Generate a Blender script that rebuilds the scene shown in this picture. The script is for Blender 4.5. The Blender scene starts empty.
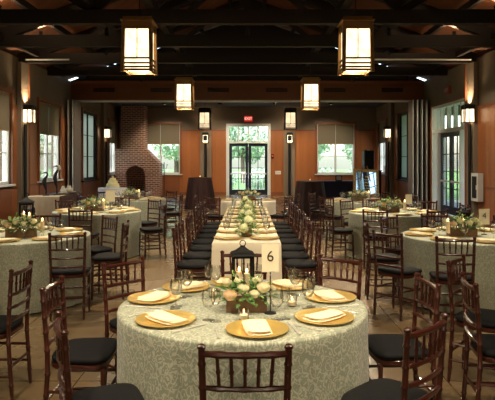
import bpy, math, random
from mathutils import Vector, Matrix, noise as mnoise
PI = math.pi
sc = bpy.context.scene
COL = sc.collection
R = math.radians
rnd = random.Random(7)

# ------------------------------------------------------------------ camera, sky, light, exposure
cam_d = bpy.data.cameras.new('camera'); cam = bpy.data.objects.new('camera', cam_d); COL.objects.link(cam)
cam.location = (0, 0, 1.65); cam.rotation_euler = (PI/2, 0, 0)
cam_d.sensor_width = 36; cam_d.lens = 576/495*36; cam_d.shift_y = -40/495; cam_d.clip_end = 300
sc.camera = cam
sc.view_settings.view_transform = 'Standard'; sc.view_settings.look = 'None'
sc.view_settings.gamma = 1; sc.view_settings.use_curve_mapping = False
sc.view_settings.exposure = 0.75
sc.cycles.transparent_max_bounces = 24

world = bpy.data.worlds.new('sky'); sc.world = world; world.use_nodes = True
wn = world.node_tree.nodes; wl = world.node_tree.links
sky = wn.new('ShaderNodeTexSky'); sky.sky_type = 'NISHITA'; sky.sun_disc = False
sky.sun_elevation = R(48); sky.sun_rotation = R(215); sky.air_density = 1.2; sky.dust_density = 2.5
wl.new(sky.outputs[0], wn['Background'].inputs[0]); wn['Background'].inputs[1].default_value = 0.6

def light(name, kind, loc, energy, color, aim=None, **kw):
    d = bpy.data.lights.new(name, kind); d.energy = energy; d.color = color
    for k, v in kw.items(): setattr(d, k, v)
    o = bpy.data.objects.new(name, d); COL.objects.link(o); o.location = loc
    if aim is not None:
        o.rotation_euler = (Vector(aim)-Vector(loc)).to_track_quat('-Z', 'Y').to_euler()
    return o
light('sun', 'SUN', (0, 40, 30), 5.0, (1, .95, .86), aim=(-14, 62, 0), angle=R(1))
WARM = (1, .83, .58); WARM2 = (1, .72, .40)
# track spots under the trusses: (x, y, aim x, aim y, power, cone, tilt colour)
SPOTS = [(-.9, 2.1, -.1, 3.5, 230, 48), (.9, 2.1, .1, 3.6, 230, 48), (0, 4.3, 0, 6.5, 260, 40),
         (-2.9, 6.5, -2.6, 6.8, 330, 70), (2.9, 6.5, 2.6, 6.8, 330, 70),
         (0, 6.5, 0, 7.6, 220, 60), (0, 10.9, 0, 11.2, 160, 70),
         (-2.7, 10.9, -2.6, 10.2, 280, 70), (2.7, 10.9, 2.5, 10.0, 280, 70),
         (-3.2, 13.1, -6.0, 14.6, 220, 60), (3.2, 13.1, 6.0, 14.4, 220, 60), (-3.2, 17.5, -6.0, 19.3, 150, 60), (3.2, 17.5, 6.0, 19.3, 150, 60),  # these four are added wall washers, brightening the side panelling
         (-2.7, 15.3, -2.8, 13.5, 240, 80), (2.7, 15.3, 2.6, 12.8, 240, 80)]

# ------------------------------------------------------------------ materials
def mat(name):
    m = bpy.data.materials.new(name); m.use_nodes = True
    n = m.node_tree.nodes; l = m.node_tree.links
    return m, n, l, n['Principled BSDF']
def simple(name, col, rough=.5, metal=0, spec=.5, coat=0, vary=.0, scale=8, bump=0, sheen=0):
    m, n, l, b = mat(name)
    b.inputs['Base Color'].default_value = (*col, 1); b.inputs['Roughness'].default_value = rough
    b.inputs['Metallic'].default_value = metal; b.inputs['Specular IOR Level'].default_value = spec
    b.inputs['Coat Weight'].default_value = coat; b.inputs['Sheen Weight'].default_value = sheen
    tc = n.new('ShaderNodeTexCoord'); nz = n.new('ShaderNodeTexNoise'); nz.inputs['Scale'].default_value = scale
    l.new(tc.outputs['Object'], nz.inputs['Vector'])
    if vary:
        mx = n.new('ShaderNodeMix'); mx.data_type = 'RGBA'
        mx.inputs[6].default_value = (*[c*(1-vary) for c in col], 1); mx.inputs[7].default_value = (*[min(1, c*(1+vary)) for c in col], 1)
        l.new(nz.outputs[0], mx.inputs[0]); l.new(mx.outputs[2], b.inputs['Base Color'])
    if bump:
        bp = n.new('ShaderNodeBump'); bp.inputs['Strength'].default_value = bump; bp.inputs['Distance'].default_value = .01
        l.new(nz.outputs[0], bp.inputs['Height']); l.new(bp.outputs[0], b.inputs['Normal'])
    return m
def math_node(n, l, op, a, b=None):
    x = n.new('ShaderNodeMath'); x.operation = op
    for i, v in enumerate((a, b)):
        if v is None: continue
        if isinstance(v, (int, float)): x.inputs[i].default_value = v
        else: l.new(v, x.inputs[i])
    return x.outputs[0]
def board_mat(name, c1, c2, width=.16, rough=.35, vertical=True):
    """vertical boards: groove and board-to-board tone; horizontal boards if vertical is False"""
    m, n, l, b = mat(name)
    tc = n.new('ShaderNodeTexCoord'); sp = n.new('ShaderNodeSeparateXYZ'); l.new(tc.outputs['Object'], sp.inputs[0])
    s = math_node(n, l, 'ADD', sp.outputs[0], sp.outputs[1]) if vertical else sp.outputs[2]
    s = math_node(n, l, 'DIVIDE', s, width)
    fl = math_node(n, l, 'FLOOR', s); fr = math_node(n, l, 'FRACT', s)
    wn_ = n.new('ShaderNodeTexWhiteNoise'); wn_.noise_dimensions = '1D'; l.new(fl, wn_.inputs['W'])
    mp = n.new('ShaderNodeMapping'); mp.inputs['Scale'].default_value = (9, 9, .8) if vertical else (.8, .8, 9)
    nz = n.new('ShaderNodeTexNoise'); nz.inputs['Scale'].default_value = 3; nz.inputs['Detail'].default_value = 4
    l.new(tc.outputs['Object'], mp.inputs[0]); l.new(mp.outputs[0], nz.inputs[0])
    t = math_node(n, l, 'ADD', math_node(n, l, 'MULTIPLY', wn_.outputs[0], .55), math_node(n, l, 'MULTIPLY', nz.outputs[0], .55))
    mx = n.new('ShaderNodeMix'); mx.data_type = 'RGBA'; mx.inputs[6].default_value = (*c1, 1); mx.inputs[7].default_value = (*c2, 1)
    l.new(t, mx.inputs[0]); l.new(mx.outputs[2], b.inputs['Base Color'])
    g = math_node(n, l, 'GREATER_THAN', math_node(n, l, 'ABSOLUTE', math_node(n, l, 'SUBTRACT', fr, .5)), .46)
    h = math_node(n, l, 'SUBTRACT', 1.0, g)
    bp = n.new('ShaderNodeBump'); bp.inputs['Strength'].default_value = 1; bp.inputs['Distance'].default_value = .012
    l.new(h, bp.inputs['Height']); l.new(bp.outputs[0], b.inputs['Normal'])
    b.inputs['Roughness'].default_value = rough
    return m
def damask(name, c1, c2, scale=9, rough=.5):
    m, n, l, b = mat(name)
    tc = n.new('ShaderNodeTexCoord')
    nz = n.new('ShaderNodeTexNoise'); nz.inputs['Scale'].default_value = scale*.8; l.new(tc.outputs['UV'], nz.inputs[0])
    mixv = n.new('ShaderNodeMix'); mixv.data_type = 'VECTOR'; mixv.inputs[0].default_value = .08
    l.new(tc.outputs['UV'], mixv.inputs[4]); l.new(nz.outputs['Color'], mixv.inputs[5])
    vo = n.new('ShaderNodeTexVoronoi'); vo.inputs['Scale'].default_value = scale; vo.inputs['Randomness'].default_value = 1
    l.new(mixv.outputs[1], vo.inputs['Vector'])
    s = math_node(n, l, 'SINE', math_node(n, l, 'MULTIPLY', vo.outputs['Distance'], 15))
    mr = n.new('ShaderNodeMapRange'); mr.inputs[1].default_value = -.1; mr.inputs[2].default_value = .9; l.new(s, mr.inputs[0])
    mx = n.new('ShaderNodeMix'); mx.data_type = 'RGBA'; mx.inputs[6].default_value = (*c1, 1); mx.inputs[7].default_value = (*c2, 1)
    l.new(mr.outputs[0], mx.inputs[0]); l.new(mx.outputs[2], b.inputs['Base Color'])
    r = n.new('ShaderNodeMapRange'); r.inputs[3].default_value = rough+.2; r.inputs[4].default_value = rough-.08
    l.new(mr.outputs[0], r.inputs[0]); l.new(r.outputs[0], b.inputs['Roughness'])
    b.inputs['Sheen Weight'].default_value = .2
    return m
def thin_glass(name, tint=(1, 1, 1), base=.04, rough=.02):
    m, n, l, b = mat(name); n.remove(b); out = n['Material Output']
    tr = n.new('ShaderNodeBsdfTransparent'); tr.inputs[0].default_value = (*tint, 1)
    gl = n.new('ShaderNodeBsdfGlossy'); gl.inputs['Roughness'].default_value = rough
    fr = n.new('ShaderNodeLayerWeight'); fr.inputs[0].default_value = .25
    f = math_node(n, l, 'ADD', math_node(n, l, 'MULTIPLY', fr.outputs['Fresnel'], .5), base)
    mx = n.new('ShaderNodeMixShader'); l.new(f, mx.inputs[0]); l.new(tr.outputs[0], mx.inputs[1]); l.new(gl.outputs[0], mx.inputs[2])
    l.new(mx.outputs[0], out.inputs[0]); return m
def emit(name, col, k):
    m, n, l, b = mat(name); b.inputs['Base Color'].default_value = (*col, 1)
    b.inputs['Emission Color'].default_value = (*col, 1); b.inputs['Emission Strength'].default_value = k
    b.inputs['Roughness'].default_value = .4; return m
def lamp_pane(name, k):
    """cream glass lit from a bulb behind its lower half"""
    m, n, l, b = mat(name)
    tc = n.new('ShaderNodeTexCoord'); gr = n.new('ShaderNodeTexNoise'); gr.inputs['Scale'].default_value = 5
    l.new(tc.outputs['Object'], gr.inputs[0])
    b.inputs['Base Color'].default_value = (.7, .6, .4, 1); b.inputs['Roughness'].default_value = .35
    b.inputs['Emission Color'].default_value = (1, .76, .45, 1)
    l.new(math_node(n, l, 'MULTIPLY', gr.outputs[0], 2*k), b.inputs['Emission Strength']); return m

M = {}
M['plaster'] = simple('olive_plaster', (.215, .165, .122), .9, vary=.12, scale=1.5)
M['panel'] = board_mat('redwood_panelling', (.25, .080, .026), (.40, .145, .050), .17, .35)
M['header'] = simple('stained_header_wood', (.165, .052, .018), .45, vary=.25, scale=1.2)
M['trimwood'] = simple('stained_trim_wood', (.22, .075, .03), .4, vary=.2, scale=3)
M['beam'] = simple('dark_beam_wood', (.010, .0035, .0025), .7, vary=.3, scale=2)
M['deck'] = board_mat('roof_deck_boards', (.12, .038, .014), (.22, .075, .028), .14, .6)
M['dark_ceiling'] = simple('dark_ceiling', (.03, .03, .036), .7)
M['brick_mortar'] = None
M['white'] = simple('white_paint', (.72, .73, .72), .45)
M['cream_card'] = simple('cream_card', (.78, .70, .52), .7)
M['black_metal'] = simple('black_metal', (.010, .010, .011), .5, spec=.35)
M['ink'] = simple('black_ink', (.02, .015, .012), .6)
M['navy'] = simple('navy_door_paint', (.010, .014, .030), .35)
M['mahogany'] = simple('mahogany_lacquer', (.048, .011, .006), .28, spec=.35, coat=.35, vary=.4, scale=14)
M['cushion'] = simple('black_cushion', (.006, .006, .007), .8, spec=.2, vary=.3, scale=30, bump=.1)
M['gold'] = simple('gold_charger', (1.0, .66, .20), .30, metal=.7, vary=.12, scale=60, bump=.25)
M['napkin'] = simple('cream_napkin', (.86, .74, .50), .85, sheen=.3)
M['steel'] = simple('polished_steel', (.85, .83, .78), .3, metal=.6)
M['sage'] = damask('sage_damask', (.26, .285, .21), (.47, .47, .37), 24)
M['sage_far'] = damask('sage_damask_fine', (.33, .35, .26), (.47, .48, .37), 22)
M['ivory'] = simple('ivory_linen', (.80, .71, .54), .85, vary=.06, scale=5, sheen=.2)
M['white_cloth'] = simple('white_linen', (.72, .72, .70), .85)
M['brown_cloth'] = simple('brown_taffeta', (.040, .016, .014), .6, spec=.25, vary=.3, scale=4)
M['navy_cloth'] = simple('navy_linen', (.020, .022, .065), .8)
M['tan_cloth'] = simple('tan_linen', (.52, .41, .27), .85, vary=.08)
M['tabletop'] = simple('plywood_tabletop', (.30, .2, .1), .6)
M['glass'] = thin_glass('clear_glass', (.985, .99, .985), .09, .06)
M['black_iron'] = simple('black_iron', (.005, .005, .005), .6, spec=.15)
M['glass_foot'] = thin_glass('clear_glass_foot', (.99, .99, .99), .05, .08)
M['pane'] = thin_glass('window_glass', (.95, .98, .98), .02)
M['lamp'] = lamp_pane('lit_cream_glass', 1.35)
M['lamp_sconce'] = lamp_pane('lit_sconce_glass', 2.2)
M['lamp_far'] = lamp_pane('lit_cream_glass_dimmer', .7)
M['bronze'] = simple('aged_bronze', (.34, .19, .07), .45, metal=.3)
M['leaf'] = simple('green_leaf', (.075, .17, .035), .5, vary=.5, scale=25)
M['leaf_pale'] = simple('pale_leaf', (.20, .32, .08), .55, vary=.4, scale=25)
M['tree_leaf'] = simple('tree_leaf', (.34, .46, .32), .6, vary=.5, scale=.8)
M['bark'] = simple('bark', (.10, .07, .05), .9)
M['rose_cream'] = simple('cream_rose', (.86, .78, .52), .7)
M['rose_blush'] = simple('blush_rose', (.80, .55, .33), .7)
M['hydrangea'] = simple('pale_green_hydrangea', (.78, .80, .48), .8, vary=.15, scale=40)
M['planter'] = simple('rustic_planter_wood', (.20, .11, .05), .7, vary=.4, scale=20)
M['candle'] = simple('wax', (.85, .70, .48), .5)
M['flame'] = emit('flame', (1, .5, .15), 14)
M['grass'] = simple('lawn', (.12, .24, .05), .9, vary=.4, scale=2)
M['patio'] = simple('patio_concrete', (.5, .5, .47), .8)
M['cake'] = simple('pale_yellow_icing', (.82, .74, .40), .7)
M['stoneware'] = simple('pale_stoneware', (.50, .46, .38), .6)
M['frost'] = None
M['exit_red'] = emit('exit_sign_red', (.75, .05, .03), .35)
M['exit_dim'] = simple('unlit_exit_red', (.30, .05, .03), .5)
M['exit_white'] = emit('exit_letters', (1, .6, .5), .9)
M['mirror'] = simple('mirror_glass', (.75, .82, .9), .04, metal=1)
M['gilt'] = simple('gilt_frame', (.42, .24, .07), .4, metal=.7, vary=.3, scale=30)
M['yellow'] = simple('yellow_paint', (.85, .65, .12), .6)
M['fold'] = simple('partition_vinyl', (.17, .135, .12), .5, vary=.15, scale=3)
M['shade'] = simple('olive_roller_shade', (.21, .20, .13), .9, vary=.1, scale=40)
def _frost():
    m, n, l, b = mat('frosted_glass'); out = n['Material Output']
    t = n.new('ShaderNodeBsdfTranslucent'); t.inputs[0].default_value = (.60, .63, .58, 1)
    b.inputs['Base Color'].default_value = (.38, .42, .40, 1); b.inputs['Roughness'].default_value = .4
    mx = n.new('ShaderNodeMixShader'); mx.inputs[0].default_value = .6
    l.new(b.outputs[0], mx.inputs[1]); l.new(t.outputs[0], mx.inputs[2]); l.new(mx.outputs[0], out.inputs[0]); return m
M['frost'] = _frost()
def _shade():
    m, n, l, b = mat('woven_shade'); out = n['Material Output']
    tc = n.new('ShaderNodeTexCoord'); nz = n.new('ShaderNodeTexNoise'); nz.inputs['Scale'].default_value = 30; l.new(tc.outputs['Object'], nz.inputs[0])
    t = n.new('ShaderNodeBsdfTranslucent'); t.inputs[0].default_value = (.30, .235, .16, 1)
    b.inputs['Base Color'].default_value = (.28, .225, .16, 1); b.inputs['Roughness'].default_value = .9
    mx = n.new('ShaderNodeMixShader'); l.new(math_node(n, l, 'MULTIPLY', nz.outputs[0], .9), mx.inputs[0])
    l.new(b.outputs[0], mx.inputs[1]); l.new(t.outputs[0], mx.inputs[2]); l.new(mx.outputs[0], out.inputs[0]); return m
M['shade'] = _shade()
def _brick():
    m, n, l, b = mat('red_brick')
    tc = n.new('ShaderNodeTexCoord'); sp = n.new('ShaderNodeSeparateXYZ'); l.new(tc.outputs['Object'], sp.inputs[0])
    cb = n.new('ShaderNodeCombineXYZ'); l.new(math_node(n, l, 'ADD', sp.outputs[0], sp.outputs[1]), cb.inputs[0]); l.new(sp.outputs[2], cb.inputs[1])
    br = n.new('ShaderNodeTexBrick'); l.new(cb.outputs[0], br.inputs[0])
    br.inputs['Color1'].default_value = (.17, .05, .03, 1); br.inputs['Color2'].default_value = (.30, .10, .06, 1)
    br.inputs['Mortar'].default_value = (.55, .48, .40, 1); br.inputs['Scale'].default_value = 1
    br.inputs['Brick Width'].default_value = .23; br.inputs['Row Height'].default_value = .085; br.inputs['Mortar Size'].default_value = .011
    l.new(br.outputs[0], b.inputs['Base Color']); b.inputs['Roughness'].default_value = .85
    bp = n.new('ShaderNodeBump'); bp.inputs['Strength'].default_value = .6; bp.inputs['Distance'].default_value = .01; bp.invert = True
    l.new(br.outputs[1], bp.inputs['Height']); l.new(bp.outputs[0], b.inputs['Normal']); return m
M['brick'] = _brick()
def _floor():
    m, n, l, b = mat('stained_concrete')
    tc = n.new('ShaderNodeTexCoord')
    nz = n.new('ShaderNodeTexNoise'); nz.inputs['Scale'].default_value = 1.3; nz.inputs['Detail'].default_value = 6; l.new(tc.outputs['Object'], nz.inputs[0])
    mx = n.new('ShaderNodeMix'); mx.data_type = 'RGBA'; mx.inputs[6].default_value = (.12, .074, .034, 1); mx.inputs[7].default_value = (.24, .165, .088, 1)
    l.new(nz.outputs[0], mx.inputs[0])
    mp = n.new('ShaderNodeMapping'); mp.inputs['Location'].default_value = (.35, .3, 0); l.new(tc.outputs['Object'], mp.inputs[0])
    br = n.new('ShaderNodeTexBrick'); br.offset = 0; br.inputs['Scale'].default_value = 1; br.inputs['Brick Width'].default_value = .92
    br.inputs['Row Height'].default_value = .92; br.inputs['Mortar Size'].default_value = .006
    br.inputs['Color1'].default_value = (.9, .9, .9, 1); br.inputs['Color2'].default_value = (1, 1, 1, 1); br.inputs['Mortar'].default_value = (.35, .3, .25, 1)
    l.new(mp.outputs[0], br.inputs[0])
    mm = n.new('ShaderNodeMix'); mm.data_type = 'RGBA'; mm.blend_type = 'MULTIPLY'; mm.inputs[0].default_value = 1
    l.new(mx.outputs[2], mm.inputs[6]); l.new(br.outputs[0], mm.inputs[7]); l.new(mm.outputs[2], b.inputs['Base Color'])
    r = n.new('ShaderNodeMapRange'); r.inputs[3].default_value = .16; r.inputs[4].default_value = .36; l.new(nz.outputs[0], r.inputs[0])
    l.new(r.outputs[0], b.inputs['Roughness']); return m
M['floor'] = _floor()

# ------------------------------------------------------------------ mesh helpers
class MB:
    def __init__(s): s.v = []; s.f = []; s.uv = {}
    def add(s, vs, fs):
        k = len(s.v); s.v += [tuple(p) for p in vs]; s.f += [tuple(i+k for i in f) for f in fs]; return k
    def box(s, x0, x1, y0, y1, z0, z1):
        s.add([(x0,y0,z0),(x1,y0,z0),(x1,y1,z0),(x0,y1,z0),(x0,y0,z1),(x1,y0,z1),(x1,y1,z1),(x0,y1,z1)],
              [(0,3,2,1),(4,5,6,7),(0,1,5,4),(1,2,6,5),(2,3,7,6),(3,0,4,7)]); return s
    def bar(s, a, b, w, h, up=(0,0,1)):
        a = Vector(a); b = Vector(b); d = (b-a).normalized(); u = Vector(up)
        if abs(d.dot(u)) > .98: u = Vector((0,1,0))
        r = d.cross(u).normalized(); u = r.cross(d).normalized()
        vs = [p + r*sx*w/2 + u*sz*h/2 for p in (a, b) for sx, sz in ((-1,-1),(1,-1),(1,1),(-1,1))]
        s.add(vs, [(0,1,2,3),(7,6,5,4),(0,4,5,1),(1,5,6,2),(2,6,7,3),(3,7,4,0)]); return s
    def tube(s, pts, rad, n=8, caps=True):
        pts = [Vector(p) for p in pts]
        if not isinstance(rad, (list, tuple)): rad = [rad]*len(pts)
        rings = []; ref = None
        for i, p in enumerate(pts):
            d = (pts[min(i+1, len(pts)-1)]-pts[max(i-1, 0)]).normalized()
            if ref is None: ref = Vector((1,0,0)) if abs(d.x) < .9 else Vector((0,1,0))
            a = d.cross(ref).normalized(); ref = a.cross(d).normalized()
            rings.append([p + (ref*math.cos(2*PI*k/n) + a*math.sin(2*PI*k/n))*rad[i] for k in range(n)])
        vs = [q for r in rings for q in r]; fs = []
        for i in range(len(rings)-1):
            for k in range(n):
                k2 = (k+1) % n; fs.append((i*n+k, (i+1)*n+k, (i+1)*n+k2, i*n+k2))
        if caps: fs.append(tuple(range(n))); fs.append(tuple((len(rings)-1)*n+k for k in range(n-1, -1, -1)))
        s.add(vs, fs); return s
    def lathe(s, prof, n=24, c=(0,0,0), capb=False, capt=False):
        vs = [(c[0]+r*math.cos(2*PI*k/n), c[1]+r*math.sin(2*PI*k/n), c[2]+z) for r, z in prof for k in range(n)]
        fs = [(i*n+k, i*n+(k+1) % n, (i+1)*n+(k+1) % n, (i+1)*n+k) for i in range(len(prof)-1) for k in range(n)]
        if capb: fs.append(tuple(range(n-1, -1, -1)))
        if capt: fs.append(tuple((len(prof)-1)*n+k for k in range(n)))
        s.add(vs, fs); return s
    def ball(s, c, r, n=10, sx=1, sy=1, sz=1):
        c = Vector(c); m = max(4, n//2)
        vs = []; fs = []
        for i in range(m+1):
            t = PI*i/m
            rr = max(math.sin(t), .001)
            for k in range(n): vs.append((c.x+r*sx*rr*math.cos(2*PI*k/n), c.y+r*sy*rr*math.sin(2*PI*k/n), c.z-r*sz*math.cos(t)))
        for i in range(m):
            for k in range(n): fs.append((i*n+k, i*n+(k+1) % n, (i+1)*n+(k+1) % n, (i+1)*n+k))
        s.add(vs, fs); return s
    def prism_y(s, poly, y0, y1):
        n = len(poly)
        s.add([(x, y0, z) for x, z in poly]+[(x, y1, z) for x, z in poly],
              [tuple(range(n)), tuple(range(2*n-1, n-1, -1))]+[(i, i+n, (i+1) % n+n, (i+1) % n) for i in range(n)]); return s
    def mesh(s, name, material, smooth=35):
        me = bpy.data.meshes.new(name); me.from_pydata(s.v, [], s.f); me.update()
        if material: me.materials.append(material)
        if s.uv:
            ul = me.uv_layers.new(name='UVMap')
            for lp in me.loops: ul.data[lp.index].uv = s.uv.get(lp.vertex_index, (0, 0))
        if smooth:
            me.polygons.foreach_set('use_smooth', [True]*len(me.polygons)); me.set_sharp_from_angle(angle=R(smooth))
        return me
    def obj(s, name, material, parent=None, smooth=35, loc=None):
        o = bpy.data.objects.new(name, s.mesh(name, material, smooth)); COL.objects.link(o)
        if parent: o.parent = parent
        if loc is not None: o.location = loc
        return o
def bevel(o, w, seg=2):
    b = o.modifiers.new('bevel', 'BEVEL'); b.width = w; b.segments = seg; b.limit_method = 'ANGLE'; return o
def tag(o, label=None, cat=None, group=None, kind=None):
    if label: o['label'] = label
    if cat: o['category'] = cat
    if group: o['group'] = group
    if kind: o['kind'] = kind
    return o
def empty(name, loc=(0,0,0), rz=0, label=None, cat=None, group=None):
    o = bpy.data.objects.new(name, None); COL.objects.link(o); o.location = loc; o.rotation_euler = (0,0,rz)
    o.empty_display_size = .1
    return tag(o, label, cat, group)
def struct(o): o['kind'] = 'structure'; return o
KIDS = {}
def proto_kids(root):
    return [o for o in COL.objects if o.parent == root]
def copy_tree(root, loc, rz=0, label=None, group=None, parent=None):
    if root.name not in KIDS:
        KIDS[root.name] = [(c, proto_kids(c)) for c in proto_kids(root)]
    r = root.copy(); COL.objects.link(r)
    if loc is not None: r.location = loc; r.rotation_euler = (0, 0, rz)
    if parent: r.parent = parent
    if label: r['label'] = label
    if group: r['group'] = group
    for c, gs in KIDS[root.name]:
        cc = c.copy(); COL.objects.link(cc); cc.parent = r
        for g in gs:
            gg = g.copy(); COL.objects.link(gg); gg.parent = cc
    return r
class Kind:
    """builds a prototype on first use and copies it afterwards"""
    def __init__(s, make): s.make = make; s.p = None
    def put(s, loc, rz, label, group=None):
        if s.p is None:
            s.p = s.make(); s.p.location = loc; s.p.rotation_euler = (0,0,rz); s.p['label'] = label
            if group: s.p['group'] = group
            return s.p
        return copy_tree(s.p, loc, rz, label, group)

# ------------------------------------------------------------------ the room shell
W = 6.05; YB = 27.0; YO = 19.7; Y0 = -6.0; ZW = 4.35; ZP = 3.03
def holes_wall(mb, axis, p0, p1, a0, a1, z0, z1, holes):
    A = sorted({a0, a1} | {min(max(h[0], a0), a1) for h in holes} | {min(max(h[1], a0), a1) for h in holes})
    for i in range(len(A)-1):
        am = (A[i]+A[i+1])/2
        blocked = sorted([(max(h[2], z0), min(h[3], z1)) for h in holes if h[0] < am < h[1]])
        z = z0
        for b0, b1 in blocked+[(z1, z1)]:
            if b0 > z+1e-6:
                if axis == 'y': mb.box(p0, p1, A[i], A[i+1], z, b0)
                else: mb.box(A[i], A[i+1], p0, p1, z, b0)
            z = max(z, b1)
WIN_Z = (1.04, 3.36)
left_holes = [(a, b, *WIN_Z) for a, b in ((9.0,10.9),(12.8,14.65),(16.6,18.5),(25.0,26.4))] + [(21.0, 23.0, .89, 3.48)]
right_holes = [(a, b, *WIN_Z) for a, b in ((9.0,10.9),(25.0,26.4))] + [(15.75, 18.75, 0, 3.36)] + [(21.0, 23.0, .89, 3.48)]
back_holes = [(-5.0,-3.16,1.0,3.34), (3.26,5.0,1.0,3.34), (-.95,1.03,0,3.30)]
for side, sx, hs in (('left', -1, left_holes), ('right', 1, right_holes)):
    m = MB(); a, b = sorted((sx*W, sx*(W+.25))); holes_wall(m, 'y', a, b, Y0, YB+.25, 0, ZW, hs)
    struct(m.obj('wall_'+side, M['plaster'], smooth=0))
m = MB(); holes_wall(m, 'x', YB, YB+.25, -W, W, 0, ZW, back_holes); struct(m.obj('wall_back', M['plaster'], smooth=0))
struct(MB().box(-W-.25, W+.25, Y0-.25, Y0, 0, 7).obj('wall_front', M['plaster'], smooth=0))
tn = [0]
def trim(mb, material, sm=0):
    tn[0] += 1; return struct(mb.obj('trim_%d' % tn[0], material, smooth=sm))
for sx, hs in ((-1, left_holes), (1, right_holes)):
    m = MB(); a, b = sorted((sx*W, sx*(W-.03))); holes_wall(m, 'y', a, b, Y0, YB, 0, ZP, hs); trim(m, M['panel'])
    m = MB(); a, b = sorted((sx*(W-.03), sx*(W-.06)))
    holes_wall(m, 'y', a, b, Y0, YB, 0, .16, hs); holes_wall(m, 'y', a, b, Y0, YB, ZP-.03, ZP+.04, hs)
    holes_wall(m, 'y', a, b, Y0, YB, .93, .99, [(h[0], h[1], 0, 4) for h in hs if h[2] < .95]); trim(m, M['trimwood'])
m = MB(); holes_wall(m, 'x', YB-.03, YB, -W+.03, W-.03, 0, ZP, back_holes); trim(m, M['panel'])
m = MB(); holes_wall(m, 'x', YB-.06, YB-.03, -W+.06, W-.06, 0, .16, back_holes); holes_wall(m, 'x', YB-.06, YB-.03, -W+.06, W-.06, ZP-.03, ZP+.04, back_holes); trim(m, M['trimwood'])
struct(MB().box(-W-.25, W+.25, Y0-.25, YB+.25, -.15, 0).obj('floor', M['floor'], smooth=0))
# roof deck: two slopes over the hall, flat dark ceiling over the far room
ZE, ZR = 4.36, 6.6
m = MB()
for s in (-1, 1):
    m.add([(s*(W+.3), Y0-.3, ZE), (s*(W+.3), YO+.2, ZE), (0, YO+.2, ZR), (0, Y0-.3, ZR),
           (s*(W+.3), Y0-.3, ZE+.12), (s*(W+.3), YO+.2, ZE+.12), (0, YO+.2, ZR+.12), (0, Y0-.3, ZR+.12)],
          [(0,1,2,3),(7,6,5,4),(0,4,5,1),(1,5,6,2),(3,2,6,7),(0,3,7,4)])
struct(m.obj('ceiling', M['deck'], smooth=0))
struct(MB().box(-W-.25, W+.25, YO+.2, YB+.25, 4.12, 4.3).obj('ceiling', M['dark_ceiling'], smooth=0))
# header over the opening, with its pale track and dark vents
struct(MB().box(-W+.01, W-.01, YO, YO+.2, 3.69, 4.36).obj('wall_header', M['header'], smooth=0))
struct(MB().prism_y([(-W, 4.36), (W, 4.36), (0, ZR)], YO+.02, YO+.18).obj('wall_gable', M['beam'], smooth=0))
trim(MB().box(-W+.02, W-.02, YO-.04, YO+.16, 3.64, 3.69), M['white'])
trim(MB().box(-W+.02, W-.02, YO-.03, YO, 4.28, 4.36).box(-W+.02, W-.02, YO-.03, YO, 3.69, 3.74), M['trimwood'])
for i, x in enumerate((-4.9, -2.95, -1.0, 1.0, 2.98, 4.95)):
    t = empty('air_vent', (x, YO-.03, 4.04), 0, '%s dark slotted air vent in the wooden header over the opening' %
              ('leftmost', 'second from left', 'third from left', 'third from right', 'second from right', 'rightmost')[i], 'vent', 'vents in the wooden header')
    f = MB(); f.box(-.36, .36, 0, .025, -.06, -.045).box(-.36, .36, 0, .025, .045, .06).box(-.36, -.34, 0, .025, -.045, .045).box(.34, .36, 0, .025, -.045, .045); f.obj('vent_frame', M['beam'], t, 0)
    g = MB()
    for k in range(4): g.box(-.34, .34, .006, .018, -.04+k*.022, -.028+k*.022)
    g.obj('grille', M['black_metal'], t, 0)

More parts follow.
